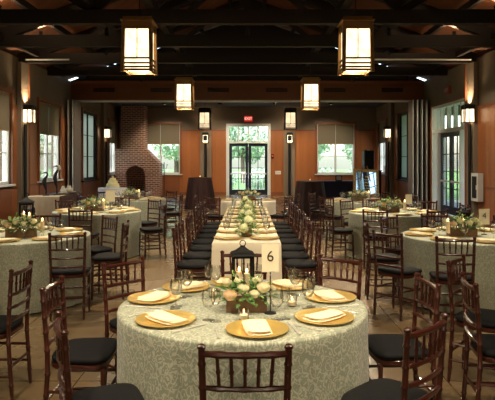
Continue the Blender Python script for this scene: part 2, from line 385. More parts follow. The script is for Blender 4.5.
# windows ------------------------------------------------------------
wn_i = [0]
def window(side, a0, a1, z0, z1, cols=2, rows=3, fm='white', glass='pane', dark=False, shade=None, lab=None, wide=.07):
    """side: 'l','r','b'. local frame: u along the wall, w into the wall"""
    wn_i[0] += 1
    def T(u0, u1, w0, w1, za, zb, mb):
        if side == 'b': mb.box(u0, u1, YB+w0, YB+w1, za, zb)
        elif side == 'l': mb.box(-W-w1, -W-w0, u0, u1, za, zb)
        else: mb.box(W+w0, W+w1, u0, u1, za, zb)
    root = struct(empty('window_%d' % wn_i[0], (0,0,0)))
    f = MB(); w = wide
    for (u0, u1, za, zb) in ((a0, a0+w, z0, z1), (a1-w, a1, z0, z1), (a0+w, a1-w, z0, z0+w), (a0+w, a1-w, z1-w, z1)): T(u0, u1, .02, .16, za, zb, f)
    f.obj('window_frame', M[fm], root, 0)
    c = MB()   # casing and sill on the room side
    for (u0, u1, za, zb) in ((a0-.09, a0, z0-.05, z1+.1), (a1, a1+.09, z0-.05, z1+.1), (a0, a1, z1, z1+.1)): T(u0, u1, -.075, 0, za, zb, c)
    c.obj('window_casing', M['trimwood'], root, 0)
    s_ = MB(); T(a0-.12, a1+.12, -.11, .02, z0-.05, z0, s_); s_.obj('window_sill', M['white' if not dark else fm], root, 0)
    b = MB(); W1 = (a1-a0-2*w)
    mw = .09 if cols == 2 else .03
    for i in range(1, cols):
        u = a0+w+W1*i/cols; T(u-mw/2, u+mw/2, .04, .14, z0+w, z1-w, b)
    for j in range(1, rows):
        z = z0+w+(z1-z0-2*w)*j/rows; T(a0+w, a1-w, .07, .10, z-.013, z+.013, b)
    b.obj('muntin', M[fm], root, 0)
    g = MB(); T(a0+w, a1-w, .082, .088, z0+w, z1-w, g); g.obj('pane', M[glass], root, 0)
    if shade:
        k = 2
        for i in range(k):
            u0 = a0+.02+(a1-a0-.04)*i/k; u1 = a0+.02+(a1-a0-.04)*(i+1)/k
            t = empty('window_shade', (0,0,0), 0, lab % (('left', 'right')[i] if side != 'l' else ('nearer', 'farther')[i]), 'blind', 'olive roller shades at the windows')
            q = MB(); T(u0+.01, u1-.01, .0, .006, z1-shade, z1-.03, q); q.obj('fabric', M['shade'], t, 0)
            q = MB(); T(u0+.01, u1-.01, -.006, .012, z1-shade-.03, z1-shade, q); q.obj('hem_bar', M['bronze'], t, 0)
            q = MB()
            a = (u0+.01, u1-.01)
            P = {'b': lambda u: (u, YB+.0, z1-.03), 'l': lambda u: (-W-.0, u, z1-.03), 'r': lambda u: (W, u, z1-.03)}[side]
            q.tube([P(a[0]), P(a[1])], .022, 8); q.obj('roller', M['bronze'], t)
    return root
window('l', 12.8, 14.65, *WIN_Z, shade=.95, lab='olive roller shade, %s half, on the left wall window at the photo edge')
window('l', 16.6, 18.5, *WIN_Z, shade=.92, lab='olive roller shade, %s half, on left wall window above the tan-draped table')
window('l', 25.0, 26.4, *WIN_Z, shade=.92, lab='olive roller shade, %s half, on side window left of the brick fireplace')
window('r', 25.0, 26.4, *WIN_Z, shade=.92, lab='olive roller shade, %s half, on side window right of the loudspeaker')
window('b', -5.0, -3.16, 1.0, 3.34, shade=.92, lab='%s olive shade on the back window beside the brick chimney')
window('b', 3.26, 5.0, 1.0, 3.34, shade=.92, lab='%s olive shade on the back window left of the loudspeaker')
for a, b in ((9.0,10.9),):
    window('l', a, b, *WIN_Z); window('r', a, b, *WIN_Z)
window('l', 21.0, 23.0, .89, 3.48, cols=2, rows=3, fm='black_metal', glass='frost', dark=True, wide=.09)
window('r', 21.0, 23.0, .89, 3.48, cols=2, rows=3, fm='black_metal', glass='frost', dark=True, wide=.09)

# double doors ---------------------------------------------------------
def double_door(n, side, a0, a1, ztop, door_w, zd, trans_cols):
    root = struct(empty('door_%d' % n, (0,0,0)))
    def T(u0, u1, w0, w1, za, zb, mb):
        if side == 'b': mb.box(u0, u1, YB+w0, YB+w1, za, zb)
        else: mb.box(W+w0, W+w1, u0, u1, za, zb)
    c = (a0+a1)/2; d0 = c-door_w/2; d1 = c+door_w/2
    f = MB()
    T(a0, a0+.08, -.05, .2, 0, ztop, f); T(a1-.08, a1, -.05, .2, 0, ztop, f)
    T(a0+.08, a1-.08, -.05, .2, ztop-.08, ztop, f); T(a0+.08, a1-.08, -.05, .2, zd, zd+.10, f)
    if d0 > a0+.2:
        T(d0-.08, d0, -.05, .2, 0, zd, f); T(d1, d1+.08, -.05, .2, 0, zd, f)
        T(a0+.08, d0-.08, .02, .14, 0, .25, f); T(d1+.08, a1-.08, .02, .14, 0, .25, f)
        for z in (1.0, 1.75): T(a0+.08, d0-.08, .06, .1, z-.015, z+.015, f); T(d1+.08, a1-.08, .06, .1, z-.015, z+.015, f)
    else: d0 = a0+.08; d1 = a1-.08
    for i in range(1, trans_cols):
        u = a0+.08+(a1-a0-.16)*i/trans_cols; T(u-.03, u+.03, .02, .14, zd+.1, ztop-.08, f)
    f.obj('door_frame', M['white'], root, 0)
    g = MB(); T(a0+.08, a1-.08, .078, .084, zd+.1, ztop-.08, g)
    if d0 > a0+.2: T(a0+.08, d0-.08, .078, .084, .25, zd, g); T(d1+.08, a1-.08, .078, .084, .25, zd, g)
    g.obj('transom_glass', M['pane'], root, 0)
    mid = (d0+d1)/2
    for (u0, u1, hs) in ((d0+.01, mid-.005, 1), (mid+.005, d1-.01, -1)):
        l = MB(); s = .13
        T(u0, u0+s, .04, .09, .01, zd-.01, l); T(u1-s, u1, .04, .09, .01, zd-.01, l)
        T(u0+s, u1-s, .04, .09, .01, .26, l); T(u0+s, u1-s, .04, .09, zd-.15, zd-.01, l)
        leaf = l.obj('door_leaf', M['navy'], root, 0)
        q = MB(); T((u0+u1)/2-.014, (u0+u1)/2+.014, .05, .08, .26, zd-.15, q)
        for k in range(1, 4): z = .26+(zd-.41)*k/4; T(u0+s, u1-s, .05, .08, z-.014, z+.014, q)
        q.obj('muntin', M['navy'], leaf, 0)
        q = MB(); T(u0+s, u1-s, .062, .068, .26, zd-.15, q); q.obj('pane', M['pane'], leaf, 0)
        q = MB(); T(u0+.06, u1-.06, -.01, .02, .98, 1.03, q); T(u0+.06, u0+.10, .02, .04, .97, 1.04, q); T(u1-.10, u1-.06, .02, .04, .97, 1.04, q)
        q.obj('push_bar', M['steel'], leaf, 0)
    c_ = MB()
    for (u0, u1, za, zb) in ((a0-.05, a0, 0, ztop+.05), (a1, a1+.05, 0, ztop+.05), (a0, a1, ztop, ztop+.05)): T(u0, u1, -.075, 0, za, zb, c_)
    c_.obj('door_casing', M['trimwood'] if side != 'b' else M['white'], root, 0)
double_door(1, 'b', -.95, 1.03, 3.30, 2.2, 2.44, 4)
double_door(2, 'r', 15.75, 18.75, 3.36, 1.85, 2.50, 5)

# trusses --------------------------------------------------------------
TRUSS = (-4.5, -2.3, -.1, 2.1, 4.3, 6.5, 8.7, 10.9, 13.1, 15.3, 17.5)
for i, y in enumerate(TRUSS):
    t = struct(empty('roof_truss', (0, y, 0)))
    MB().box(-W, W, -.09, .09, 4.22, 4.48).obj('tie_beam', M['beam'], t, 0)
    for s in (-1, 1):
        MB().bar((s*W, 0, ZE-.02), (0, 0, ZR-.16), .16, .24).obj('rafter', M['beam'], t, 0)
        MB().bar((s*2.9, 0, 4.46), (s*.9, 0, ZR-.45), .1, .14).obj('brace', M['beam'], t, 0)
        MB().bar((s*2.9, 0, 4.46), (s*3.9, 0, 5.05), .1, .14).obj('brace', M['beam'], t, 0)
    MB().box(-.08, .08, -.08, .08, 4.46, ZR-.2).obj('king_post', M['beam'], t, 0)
ri = MB()
for s in (-1, 1):
    for k in range(6):
        f = (k+.5)/6; x = s*W*(1-f); z = ZE+(ZR-ZE)*f-.09+.0
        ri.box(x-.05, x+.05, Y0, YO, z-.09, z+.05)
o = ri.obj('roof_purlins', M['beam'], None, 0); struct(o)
for s in (-1, 1):
    struct(MB().box(s*1.8-.07, s*1.8+.07, Y0, YO, 4.48, 4.64).obj('long_beam', M['beam'], None, 0))
for s, a, b in ((-1, -5.85, -4.7), (1, 3.0, 5.9)):
    m = MB(); m.tube([(a, 15.19, 4.30), (b, 15.19, 4.30)], .022, 8)
    tag(m.obj('conduit', M['white']), 'pale metal conduit under the roof beam above the %s wall' % ('left' if s < 0 else 'right'), 'pipe', 'pale conduits on the roof beam')

# pilasters, dark pipe posts below the sconces -------------------------
for s in (-1, 1):
    for y in (15.3, 23.95):
        zt = 4.22 if y < 20 else 4.12
        a, b = sorted((s*(W-.03), s*(W-.14))); trim(MB().box(a, b, y-.25, y+.25, 0, zt), M['plaster'])
        a, b = sorted((s*(W-.03), s*(W-.17))); trim(MB().box(a, b, y+.25, y+.31, 0, zt), M['trimwood'])
for s in (-1, 1):
    trim(MB().box(s*1.95-.26, s*1.95+.26, YB-.10, YB-.03, 0, 3.0), M['plaster'])
    # posts
    for (x, y, w, zt) in ((s*5.83, 15.12, .08, 2.60), (s*5.83, 23.8, .08, 2.42), (s*1.95, 26.78, .13, 2.42)):
        p = empty('pipe_post', (x, y, 0), 0, {15.12: 'dark metal post below the sconce on the %s hall wall', 23.8: 'dark metal post below the sconce on %s wall of the far room', 26.78: 'dark metal post below the sconce %s of the back doors'}[y] % ('left' if s < 0 else 'right'), 'post', 'dark posts under the sconces')
        MB().lathe([(w/2, .03), (w/2, zt-.01)], 12, capb=True, capt=True).obj('shaft', M['black_metal'], p)
        MB().lathe([(w*.95, 0), (w*.95, .03), (w/2, .04)], 12, capb=True, capt=True).obj('base', M['black_metal'], p)

# lanterns and sconces -------------------------------------------------
def box_lantern(root, w, h, glass, frame, bars=True):
    """craftsman lantern: origin at the bottom centre"""
    a = w/2
    c = MB()
    c.box(-a*1.16, a*1.16, -a*1.16, a*1.16, h*.92, h*.945); c.box(-a*1.0, a*1.0, -a*1.0, a*1.0, h*.945, h)
    c.obj('cap', M[frame], root, 0)
    f = MB()
    for sx in (-1, 1):
        for sy in (-1, 1): f.bar((sx*a*.94, sy*a*.94, h*.93), (sx*a*1.02, sy*a*1.02, 0), w*.12, w*.12, up=(1,0,0))
    for z in ((.78, .93), (.02, .06)):
        for s in (-1, 1):
            f.box(-a*.92, a*.92, s*a*.94-.006, s*a*.94+.006, h*z[0], h*z[1]); f.box(s*a*.94-.006, s*a*.94+.006, -a*.92, a*.92, h*z[0], h*z[1])
    f.obj('frame', M[frame], root, 0)
    if bars:
        b = MB(); t = w*.014
        for s in (-1, 1):
            for z in (.09, .16, .25):
                b.box(-a*.9, a*.9, s*a*.95-t, s*a*.95+t, h*z-t*2.2, h*z+t*2.2); b.box(s*a*.95-t, s*a*.95+t, -a*.9, a*.9, h*z-t*2.2, h*z+t*2.2)
            b.box(-t, t, s*a*.95-t, s*a*.95+t, h*.25, h*.78); b.box(s*a*.95-t, s*a*.95+t, -t, t, h*.23, h*.8)
        b.obj('bars', M['black_metal'], root, 0)
    for (x0, x1, y0, y1) in ((-a*.86, a*.86, -a*.88, -a*.86), (-a*.86, a*.86, a*.86, a*.88), (-a*.88, -a*.86, -a*.84, a*.84), (a*.86, a*.88, -a*.84, a*.84)):
        MB().box(x0, x1, y0, y1, h*.06, h*.84).obj('glass_pane', M[glass], root, 0)
def mk_pendant(glass, frame):
    def f():
        t = empty('pendant_lantern', (0,0,0)); tag(t, 'x', 'lantern')
        box_lantern(t, .46, .90, glass, frame)
        MB().tube([(0, 0, .9), (0, 0, 1.39)], .008, 6).obj('hanging_rod', M['black_metal'], t)
        return t
    return f
PA = Kind(mk_pendant('lamp', 'bronze')); PB = Kind(mk_pendant('lamp_far', 'black_metal'))
for s in (-1, 1):
    S = 'left' if s < 0 else 'right'
    PA.put((s*1.8, 9.6, 3.09), 0, 'large lit bronze box lantern hanging nearest the camera on the %s' % S, 'lit pendant lanterns in the hall')
    PA.put((s*1.8, 16.5, 3.09), 0, 'lit bronze box lantern hanging just before the wooden header on the %s' % S, 'lit pendant lanterns in the hall')
    o = PB.put((s*1.8, 24.3, 2.93), 0, 'dark framed box lantern hanging in the far room, %s of the back doors' % S, 'pendant lanterns in the far room')
    PA.put((s*1.8, 2.7, 3.09), 0, 'added unseen bronze box lantern over the camera side of table 6, on the %s' % S, 'lit pendant lanterns in the hall')  # unseen pair continuing the lantern spacing, added for front fill
    PA.put((s*1.8, -4.2, 3.09), 0, 'added unseen bronze box lantern at the rear of the hall, on the %s' % S, 'lit pendant lanterns in the hall')  # unseen pair behind the camera, added to light the cloths frontally
    for yy, e in ((-4.2, 270), (2.7, 110), (9.6, 150), (16.5, 160)):  # first two rows sit in the added fill lanterns
        light('lantern_bulb', 'SPOT', (s*1.8, yy, 3.16), e, WARM, aim=(s*1.8, yy+(2.2 if yy < 0 else 0), 0), spot_size=R(155), spot_blend=.6, shadow_soft_size=.1)
    light('lantern_bulb', 'SPOT', (s*1.8, 24.3, 3.0), 50, WARM, aim=(s*1.8, 24.3, 0), spot_size=R(140), spot_blend=.6, shadow_soft_size=.1)
def mk_sconce():
    t = empty('wall_sconce', (0,0,0)); tag(t, 'x', 'sconce')
    box_lantern(t, .26, .48, 'lamp_sconce', 'black_metal', False)
    b = MB(); t_ = .010
    for s in (-1, 1):
        b.box(-t_, t_, s*.125-t_, s*.125+t_, .03, .40); b.box(s*.125-t_, s*.125+t_, -t_, t_, .03, .40)
        b.box(-.12, .12, s*.125-t_, s*.125+t_, .36, .375); b.box(s*.125-t_, s*.125+t_, -.12, .12, .36, .375)
    b.obj('bars', M['black_metal'], t, 0)
    MB().box(-.09, .09, -.19, -.13, .1, .34).obj('wall_plate', M['black_metal'], t, 0)
    return t
SC = Kind(mk_sconce)
for s in (-1, 1):
    S = 'left' if s < 0 else 'right'
    SC.put((s*5.80, 15.3 if s < 0 else 15.15, 2.62), s*PI/2, 'lit black wall sconce on the pilaster of the %s hall wall' % S, 'lit wall sconces')
    SC.put((s*5.82, 23.95, 2.56), s*PI/2, 'lit black wall sconce on the %s side wall of the far room' % S, 'lit wall sconces')
    SC.put((s*1.95, 26.72, 2.44), 0, 'lit black sconce on the back wall %s of the double doors' % S, 'lit wall sconces')
    light('sconce_bulb', 'SPOT', (s*5.80, 15.3, 3.12), 60, WARM2, aim=(s*5.98, 15.3, 4.3), spot_size=R(120), spot_blend=.9, shadow_soft_size=.06)
    light('sconce_bulb', 'SPOT', (s*5.80, 23.95, 2.98), 22, WARM2, aim=(s*5.98, 23.95, 4.1), spot_size=R(120), spot_blend=.9, shadow_soft_size=.06)
    light('sconce_bulb', 'SPOT', (s*1.95, 26.70, 2.95), 14, WARM2, aim=(s*1.95, 26.9, 4.0), spot_size=R(120), spot_blend=.9, shadow_soft_size=.06)
    # the long row of hall windows and sconces goes on beside the camera
for i, (x, y, ax, ay, e, cone) in enumerate(SPOTS):
    t = empty('track_spotlight', (x, y+.13, 4.22), 0, 'small black spotlight clamped under the roof beam, %s' %
              ('left of pair over the front table','right of pair over the front table','over the gap before the long table','over the front left table','over the front right table',
               'over the long table','over the far end of long table','over the middle left table','over the middle right table','added to brighten left wall nearer the camera','added to brighten right wall nearer the camera','added to brighten left wall by the opening','added to brighten right wall by the opening','over the far left table','over the far right table')[i], 'spotlight', 'track spotlights under the roof beams')
    MB().tube([(0, 0, 0), (0, 0, -.06)], .012, 6).obj('stem', M['black_metal'], t)
    az = 1.5 if abs(ax) > 5 else .8
    d = (Vector((ax, ay, az))-Vector((x, y, 4.1))).normalized()
    c0 = Vector((0, 0, -.08))
    MB().tube([c0-d*.03, c0+d*.10], [.035, .042], 12, caps=False).obj('lamp_head', M['black_metal'], t)
    p = Vector((x, y+.13, 4.14))+d*.12
    light('spot_bulb', 'SPOT', p, e, WARM, aim=(ax, ay, az), spot_size=R(cone), spot_blend=.8, shadow_soft_size=.12)

for i, (x, w) in enumerate(((-3.6,'left'),(-1.2,'second from left'),(1.2,'second from right'),(3.6,'right'))):
    t = empty('fill_downlight', (x, 24.9, 4.06), 0, 'added ceiling downlight brightening the back wall, %s one' % w, 'ceiling light', 'added fill downlights')  # added lamps that brighten the back wall panelling
    MB().lathe([(.10,.058),(.10,.0),(.08,.0),(.075,.05)], 20).obj('housing', M['black_metal'], t)
    light('downlight_fill', 'SPOT', (x, 24.9, 4.04), 190, WARM, aim=(x, 26.6, 1.2), spot_size=R(100), spot_blend=.8, shadow_soft_size=.08)
for s in (-1, 1):
    for y, w in ((10.9, 'nearer'), (13.1, 'farther')):
        t = empty('fill_uplight', (s*4.7, y, 4.481), 0, '%s small added uplight brightening the roof deck, %s side' % (w, 'left' if s < 0 else 'right'), 'uplight', 'added fill uplights on the roof beams')  # added lamps that make the warm bright patches on the deck
        MB().lathe([(.05,0),(.05,.02),(.035,.03),(.045,.09)], 16, capb=True).obj('housing', M['black_metal'], t)
        light('uplight_fill', 'SPOT', (s*4.7, y, 4.59), 38, WARM2, aim=(s*4.5, y+.9, 5.3), spot_size=R(150), spot_blend=.8, shadow_soft_size=.04)
# folded partitions at both sides of the opening ------------------------
for s in (-1, 1):
    t = empty('folding_partition', (0,0,0), 0, 'folded grey brown accordion partition stacked at the %s side of the opening' % ('left' if s < 0 else 'right'), 'partition', 'folded accordion partitions')
    n = 4 if s < 0 else 7; pt = .075
    for k in range(n):
        x = s*(5.93-pt*k); x2 = s*(5.93-pt*(k+.5)); ya = 19.62-(.0); yb = 18.95
        m = MB(); m.bar((x, yb if k % 2 else ya, 1.83), (x2-.0*s, ya if k % 2 else yb, 1.83), .02, 3.6); m.obj('panel', M['fold'], t, 0)
        m = MB(); m.tube([(x2, (ya if k % 2 else yb)-.03, .03), (x2, (ya if k % 2 else yb)-.03, 3.63)], .018, 6); m.obj('edge_seal', M['black_metal' if k % 2 else 'steel'], t)

# brick chimney and fireplace ------------------------------------------
t = empty('fireplace', (0,0,0), 0, 'red brick corner fireplace with arched opening and tapering chimney', 'fireplace')
yf, yb = 25.95, YB-.07
xl, xr = -5.96, -3.98; ax0, ax1 = -5.5, -4.62; az = .95; acx = (ax0+ax1)/2; ar = (ax1-ax0)/2
m = MB()
poly_l = [(xl, 0), (ax0, 0), (ax0, az)]
arch = [(acx-ar*math.cos(PI*k/12), az+ar*.95*math.sin(PI*k/12)) for k in range(13)]
# front wall with arch: strips between the arch and the outline
top = [(xl, 1.95), (xl, 1.98), (-5.75, 2.1), (-4.72, 2.1), (-3.98, 1.55)]
def col(x0, x1, za0, za1, zb0, zb1, y0, y1):
    m.add([(x0,y0,za0),(x1,y0,za1),(x1,y1,za1),(x0,y1,za0),(x0,y0,zb0),(x1,y0,zb1),(x1,y1,zb1),(x0,y1,zb0)],
          [(0,3,2,1),(4,5,6,7),(0,1,5,4),(1,2,6,5),(2,3,7,6),(3,0,4,7)])
def ztop(x): return 2.15 if x < -4.62 else 2.15+(x+4.62)/(xr+4.62)*(1.5-2.15)
col(xl, ax0, 0, 0, 2.15, 2.15, yf, yb)
for k in range(12):
    (x0, z0), (x1, z1) = arch[k], arch[k+1]
    col(x0, x1, z0, z1, ztop(x0), ztop(x1), yf, yb-.3)
col(ax0, ax1, 0, 0, 2.15, 2.15, yb-.3, yb)
for k in range(6):
    x0 = ax1+(xr-ax1)*k/6; x1 = ax1+(xr-ax1)*(k+1)/6; col(x0, x1, 0, 0, ztop(x0), ztop(x1), yf, yb)
m.obj('brick_body', M['brick'], t, 0)
MB().box(-5.72, -4.66, yf+.12, yb, 2.15, 4.11).obj('chimney', M['brick'], t, 0)
m = MB()
for k in range(12):
    a0 = PI*k/12; a1 = PI*(k+1)/12-.03
    p = [(acx-r*math.cos(a), az+r*.97*math.sin(a)) for r, a in ((ar+.01, a0), (ar+.2, a0), (ar+.2, a1), (ar+.01, a1))]
    m.prism_y(p, yf-.03, yf+.03)
m.obj('arch_bricks', M['brick'], t, 0)
MB().box(xl, xr+.05, yf-.45, yf-.001, 0, .12).obj('hearth', M['brick'], t, 0)
m = MB()
for k in range(5): m.tube([(acx-.25+.12*k, yf+.25, .14), (acx-.22+.12*k, yf+.28, .75)], .015, 6)
m.tube([(acx-.3, yf+.24, .2), (acx+.32, yf+.24, .2)], .015, 6); m.obj('fire_grate', M['black_metal'], t)

t = empty('candle_stand', (-3.75, 25.9, 0), 0, 'tall thin black iron stand right of the brick fireplace', 'stand')
MB().tube([(0,0,.04),(0,0,1.55)], .02, 8).obj('pole', M['black_metal'], t)
MB().lathe([(.16,0),(.16,.02),(.03,.05)], 16, capb=True).obj('base', M['black_metal'], t)
m = MB()
for k in range(3):
    a = 2*PI*k/3+.4; m.tube([(0,0,1.3),(.09*math.cos(a),.09*math.sin(a),1.25),(.14*math.cos(a),.14*math.sin(a),1.42)], .01, 6)
    m.lathe([(.03,1.42),(.035,1.45)], 8, (.14*math.cos(a),.14*math.sin(a),0), capb=True, capt=True)
m.obj('arms', M['black_metal'], t)

# exit signs, wall plates ------------------------------------------------
def text_mesh(body, size, name, material, parent, loc, rot, ext=.002):
    c = bpy.data.curves.new(name, 'FONT'); c.body = body; c.size = size; c.align_x = 'CENTER'; c.align_y = 'CENTER'; c.extrude = ext
    tmp = bpy.data.objects.new('tmp', c); COL.objects.link(tmp); bpy.context.view_layer.update()
    me = bpy.data.meshes.new_from_object(tmp.evaluated_get(bpy.context.evaluated_depsgraph_get())); bpy.data.objects.remove(tmp)
    me.materials.clear(); me.materials.append(material)
    o = bpy.data.objects.new(name, me); COL.objects.link(o); o.parent = parent; o.location = loc; o.rotation_euler = rot; return o
for (loc, rz, lab) in (((.04, YB-.05, 3.58), 0, 'small red exit sign above the back double doors'), ((W-.05, 17.3, 3.74), -PI/2, 'red exit sign on the right wall above the double doors')):
    t = empty('exit_sign', loc, rz, lab, 'exit sign')
    MB().box(-.19, .19, -.03, .049, -.12, .12).obj('housing', M['exit_dim' if rz else 'exit_red'], t, 0)
    text_mesh('EXIT', .17, 'lettering', M['stoneware' if rz else 'exit_white'], t, (0, -.032, 0), (PI/2, 0, 0))
for i, (x, w) in enumerate(((1.43, .26), (1.78, .16))):
    t = empty('switch_plate', (x, YB-.045, 1.06), 0, '%s white switch plate on the panelling right of the back doors' % ('wider', 'narrower')[i], 'switch')
    bevel(MB().box(-w/2, w/2, 0, .014, -.08, .08).obj('plate', M['white'], t, 0), .004)
    for k in range(2+(i == 0)*1):
        u = (k-(.5 if i else 1))*.07; MB().box(u-.014, u+.014, -.008, 0, -.03, .03).obj('toggle', M['stoneware'], t, 0)
t = empty('wall_alarm', (1.17, YB-.045, 1.82), 0, 'small dark alarm box on the panelling right of back doors', 'alarm')
MB().box(-.06,.06,-.03,.014,-.1,.1).obj('housing', M['black_metal'], t, 0); MB().box(-.035,.035,-.036,-.031,-.02,.05).obj('lens', M['exit_red'], t, 0)
t = empty('extinguisher_cabinet', (W-.06, 14.85, .95), -PI/2, 'pale metal wall cabinet with dark glass front on the right wall', 'cabinet')
MB().box(-.22, .22, -.14, 0, -.36, .36).obj('body', M['white'], t, 0)
MB().box(-.14, .14, -.155, -.141, -.28, .28).obj('door', M['black_metal'], t, 0)
MB().box(.15, .17, -.165, -.141, -.06, .06).obj('handle', M['steel'], t, 0)

# ------------------------------------------------------------------ outdoors
struct(MB().box(-60, 60, YB+.25, 110, -.5, -.12).obj('ground', M['grass'], smooth=0))
struct(MB().box(-60, -W-.25, -20, YB+.25, -.5, -.12).obj('ground', M['grass'], smooth=0))
struct(MB().box(W+.25, 60, -20, YB+.25, -.5, -.12).obj('ground', M['grass'], smooth=0))
struct(MB().box(-3, 3.2, YB+.25, YB+3.2, -.12, -.02).obj('patio', M['patio'], smooth=0))
struct(MB().box(W+.25, W+3.6, 10, 24, -.12, -.02).obj('patio', M['patio'], smooth=0))
struct(MB().box(W+.25, W+3.8, 10, 24, 3.5, 3.65).obj('porch_roof', M['beam'], smooth=0))
t = empty('porch_railing', (0, YB+3.0, -.02), 0, 'pale railing with thin balusters outside the back double doors', 'railing')
MB().box(-3, 3.2, -.04, .04, .98, 1.05).obj('handrail', M['white'], t, 0); MB().box(-3, 3.2, -.03, .03, .1, .15).obj('bottom_rail', M['white'], t, 0)
for x in (-2.98, 0.1, 3.18): MB().box(x-.05, x+.05, .045, .12, 0, 1.1).obj('post', M['white'], t, 0)
for k in range(42):
    x = -2.92+k*.148; MB().box(x-.015, x+.015, -.015, .015, .15, .98).obj('baluster', M['white'], t, 0)
for i, y in enumerate((13.2, 16.0, 18.8, 21.6)):
    t = empty('porch_column', (W+3.2, y, -.02), 0, 'white porch column outside the right doors, %s one' % ('first','second','third','farthest')[i], 'column', 'white porch columns')
    MB().box(-.16,.16,-.16,.16,0,.2).obj('base', M['white'], t, 0); MB().box(-.11,.11,-.11,.11,.2,3.3).obj('shaft', M['white'], t, 0)
def leafball(mb, n, size, rx, ry, rz, c, rg):
    for _ in range(n):
        u = Vector((rg.gauss(0,1), rg.gauss(0,1), rg.gauss(0,1))).normalized()
        k = rg.uniform(.55, 1)
        p = Vector((c[0]+u.x*rx*k, c[1]+u.y*ry*k, c[2]+u.z*rz*k))
        a = Vector((rg.gauss(0,1), rg.gauss(0,1), rg.gauss(0,1))).normalized(); b = a.cross(u).normalized() if abs(a.dot(u)) < .99 else Vector((1,0,0))
        s = size*rg.uniform(.6, 1.2)
        mb.add([p-a*s, p+b*s*.45+u*s*.15, p+a*s, p-b*s*.45+u*s*.15], [(0,1,2),(0,2,3)])
rg = random.Random(3)
def mk_tree():
    t = empty('tree', (0,0,0)); tag(t, 'x', 'tree')
    MB().tube([(0,0,-.2),(.1,0,1.6),(-.05,.1,3.4),(.1,0,5)], [.22,.17,.13,.06], 8).obj('trunk', M['bark'], t)
    m = MB()
    for c in ((0,0,3.6,1.9),(1.2,.3,2.9,1.4),(-1.3,-.2,3.0,1.4),(.3,1.1,4.6,1.4),(-.4,-.6,5.2,1.2),(0,-1.0,2.4,1.2)):
        leafball(m, 520, .2, c[3], c[3], c[3]*.85, c[:3], rg)
    m.obj('crown', M['tree_leaf'], t, 0); return t
TR = Kind(mk_tree)
for nm, lst in (('behind the back wall', [(-9,38),(-4.6,37),(-.3,44),(3.9,37),(8.4,38),(-3,53),(5,52)]), ('outside the left windows', [(-11,25),(-10.8,19.6),(-11.3,14.2),(-11.3,8.5)]), ('outside the right wall', [(12.4,26),(13.2,20.2),(12.8,14.6)])):
    for i, (x, y) in enumerate(lst):
        w = ['first','second','third','fourth','fifth','sixth','seventh'][i]
        o = TR.put((x, y, -.12), i*1.3, 'leafy green tree %s, %s in its row' % (nm, w), 'trees %s' % nm); o.scale = (.9, .9, .85+.1*(i % 4))
def mk_bush():
    t = empty('bush', (0,0,0)); tag(t, 'x', 'bush')
    MB().tube([(0,0,0),(0,0,.6)], .05, 6).obj('stem', M['bark'], t)
    m = MB(); leafball(m, 700, .11, .75, .75, .7, (0,0,.7), rg); m.obj('foliage', M['tree_leaf'], t, 0); return t
BU = Kind(mk_bush)
for i in range(8):
    BU.put((-7+i*1.9, 32.5+.3*math.sin(i*2), -.12), i, '%s round green bush in the row seen through the back windows' % ('leftmost','second','third','fourth','fifth','sixth','seventh','rightmost')[i], 'bushes behind the back wall')
for i in range(5): BU.put((-8.7, 12+i*3.0, -.12), i, '%s round green bush going away outside the left windows' % ('nearest','second','third','fourth','farthest')[i], 'bushes outside the left windows')

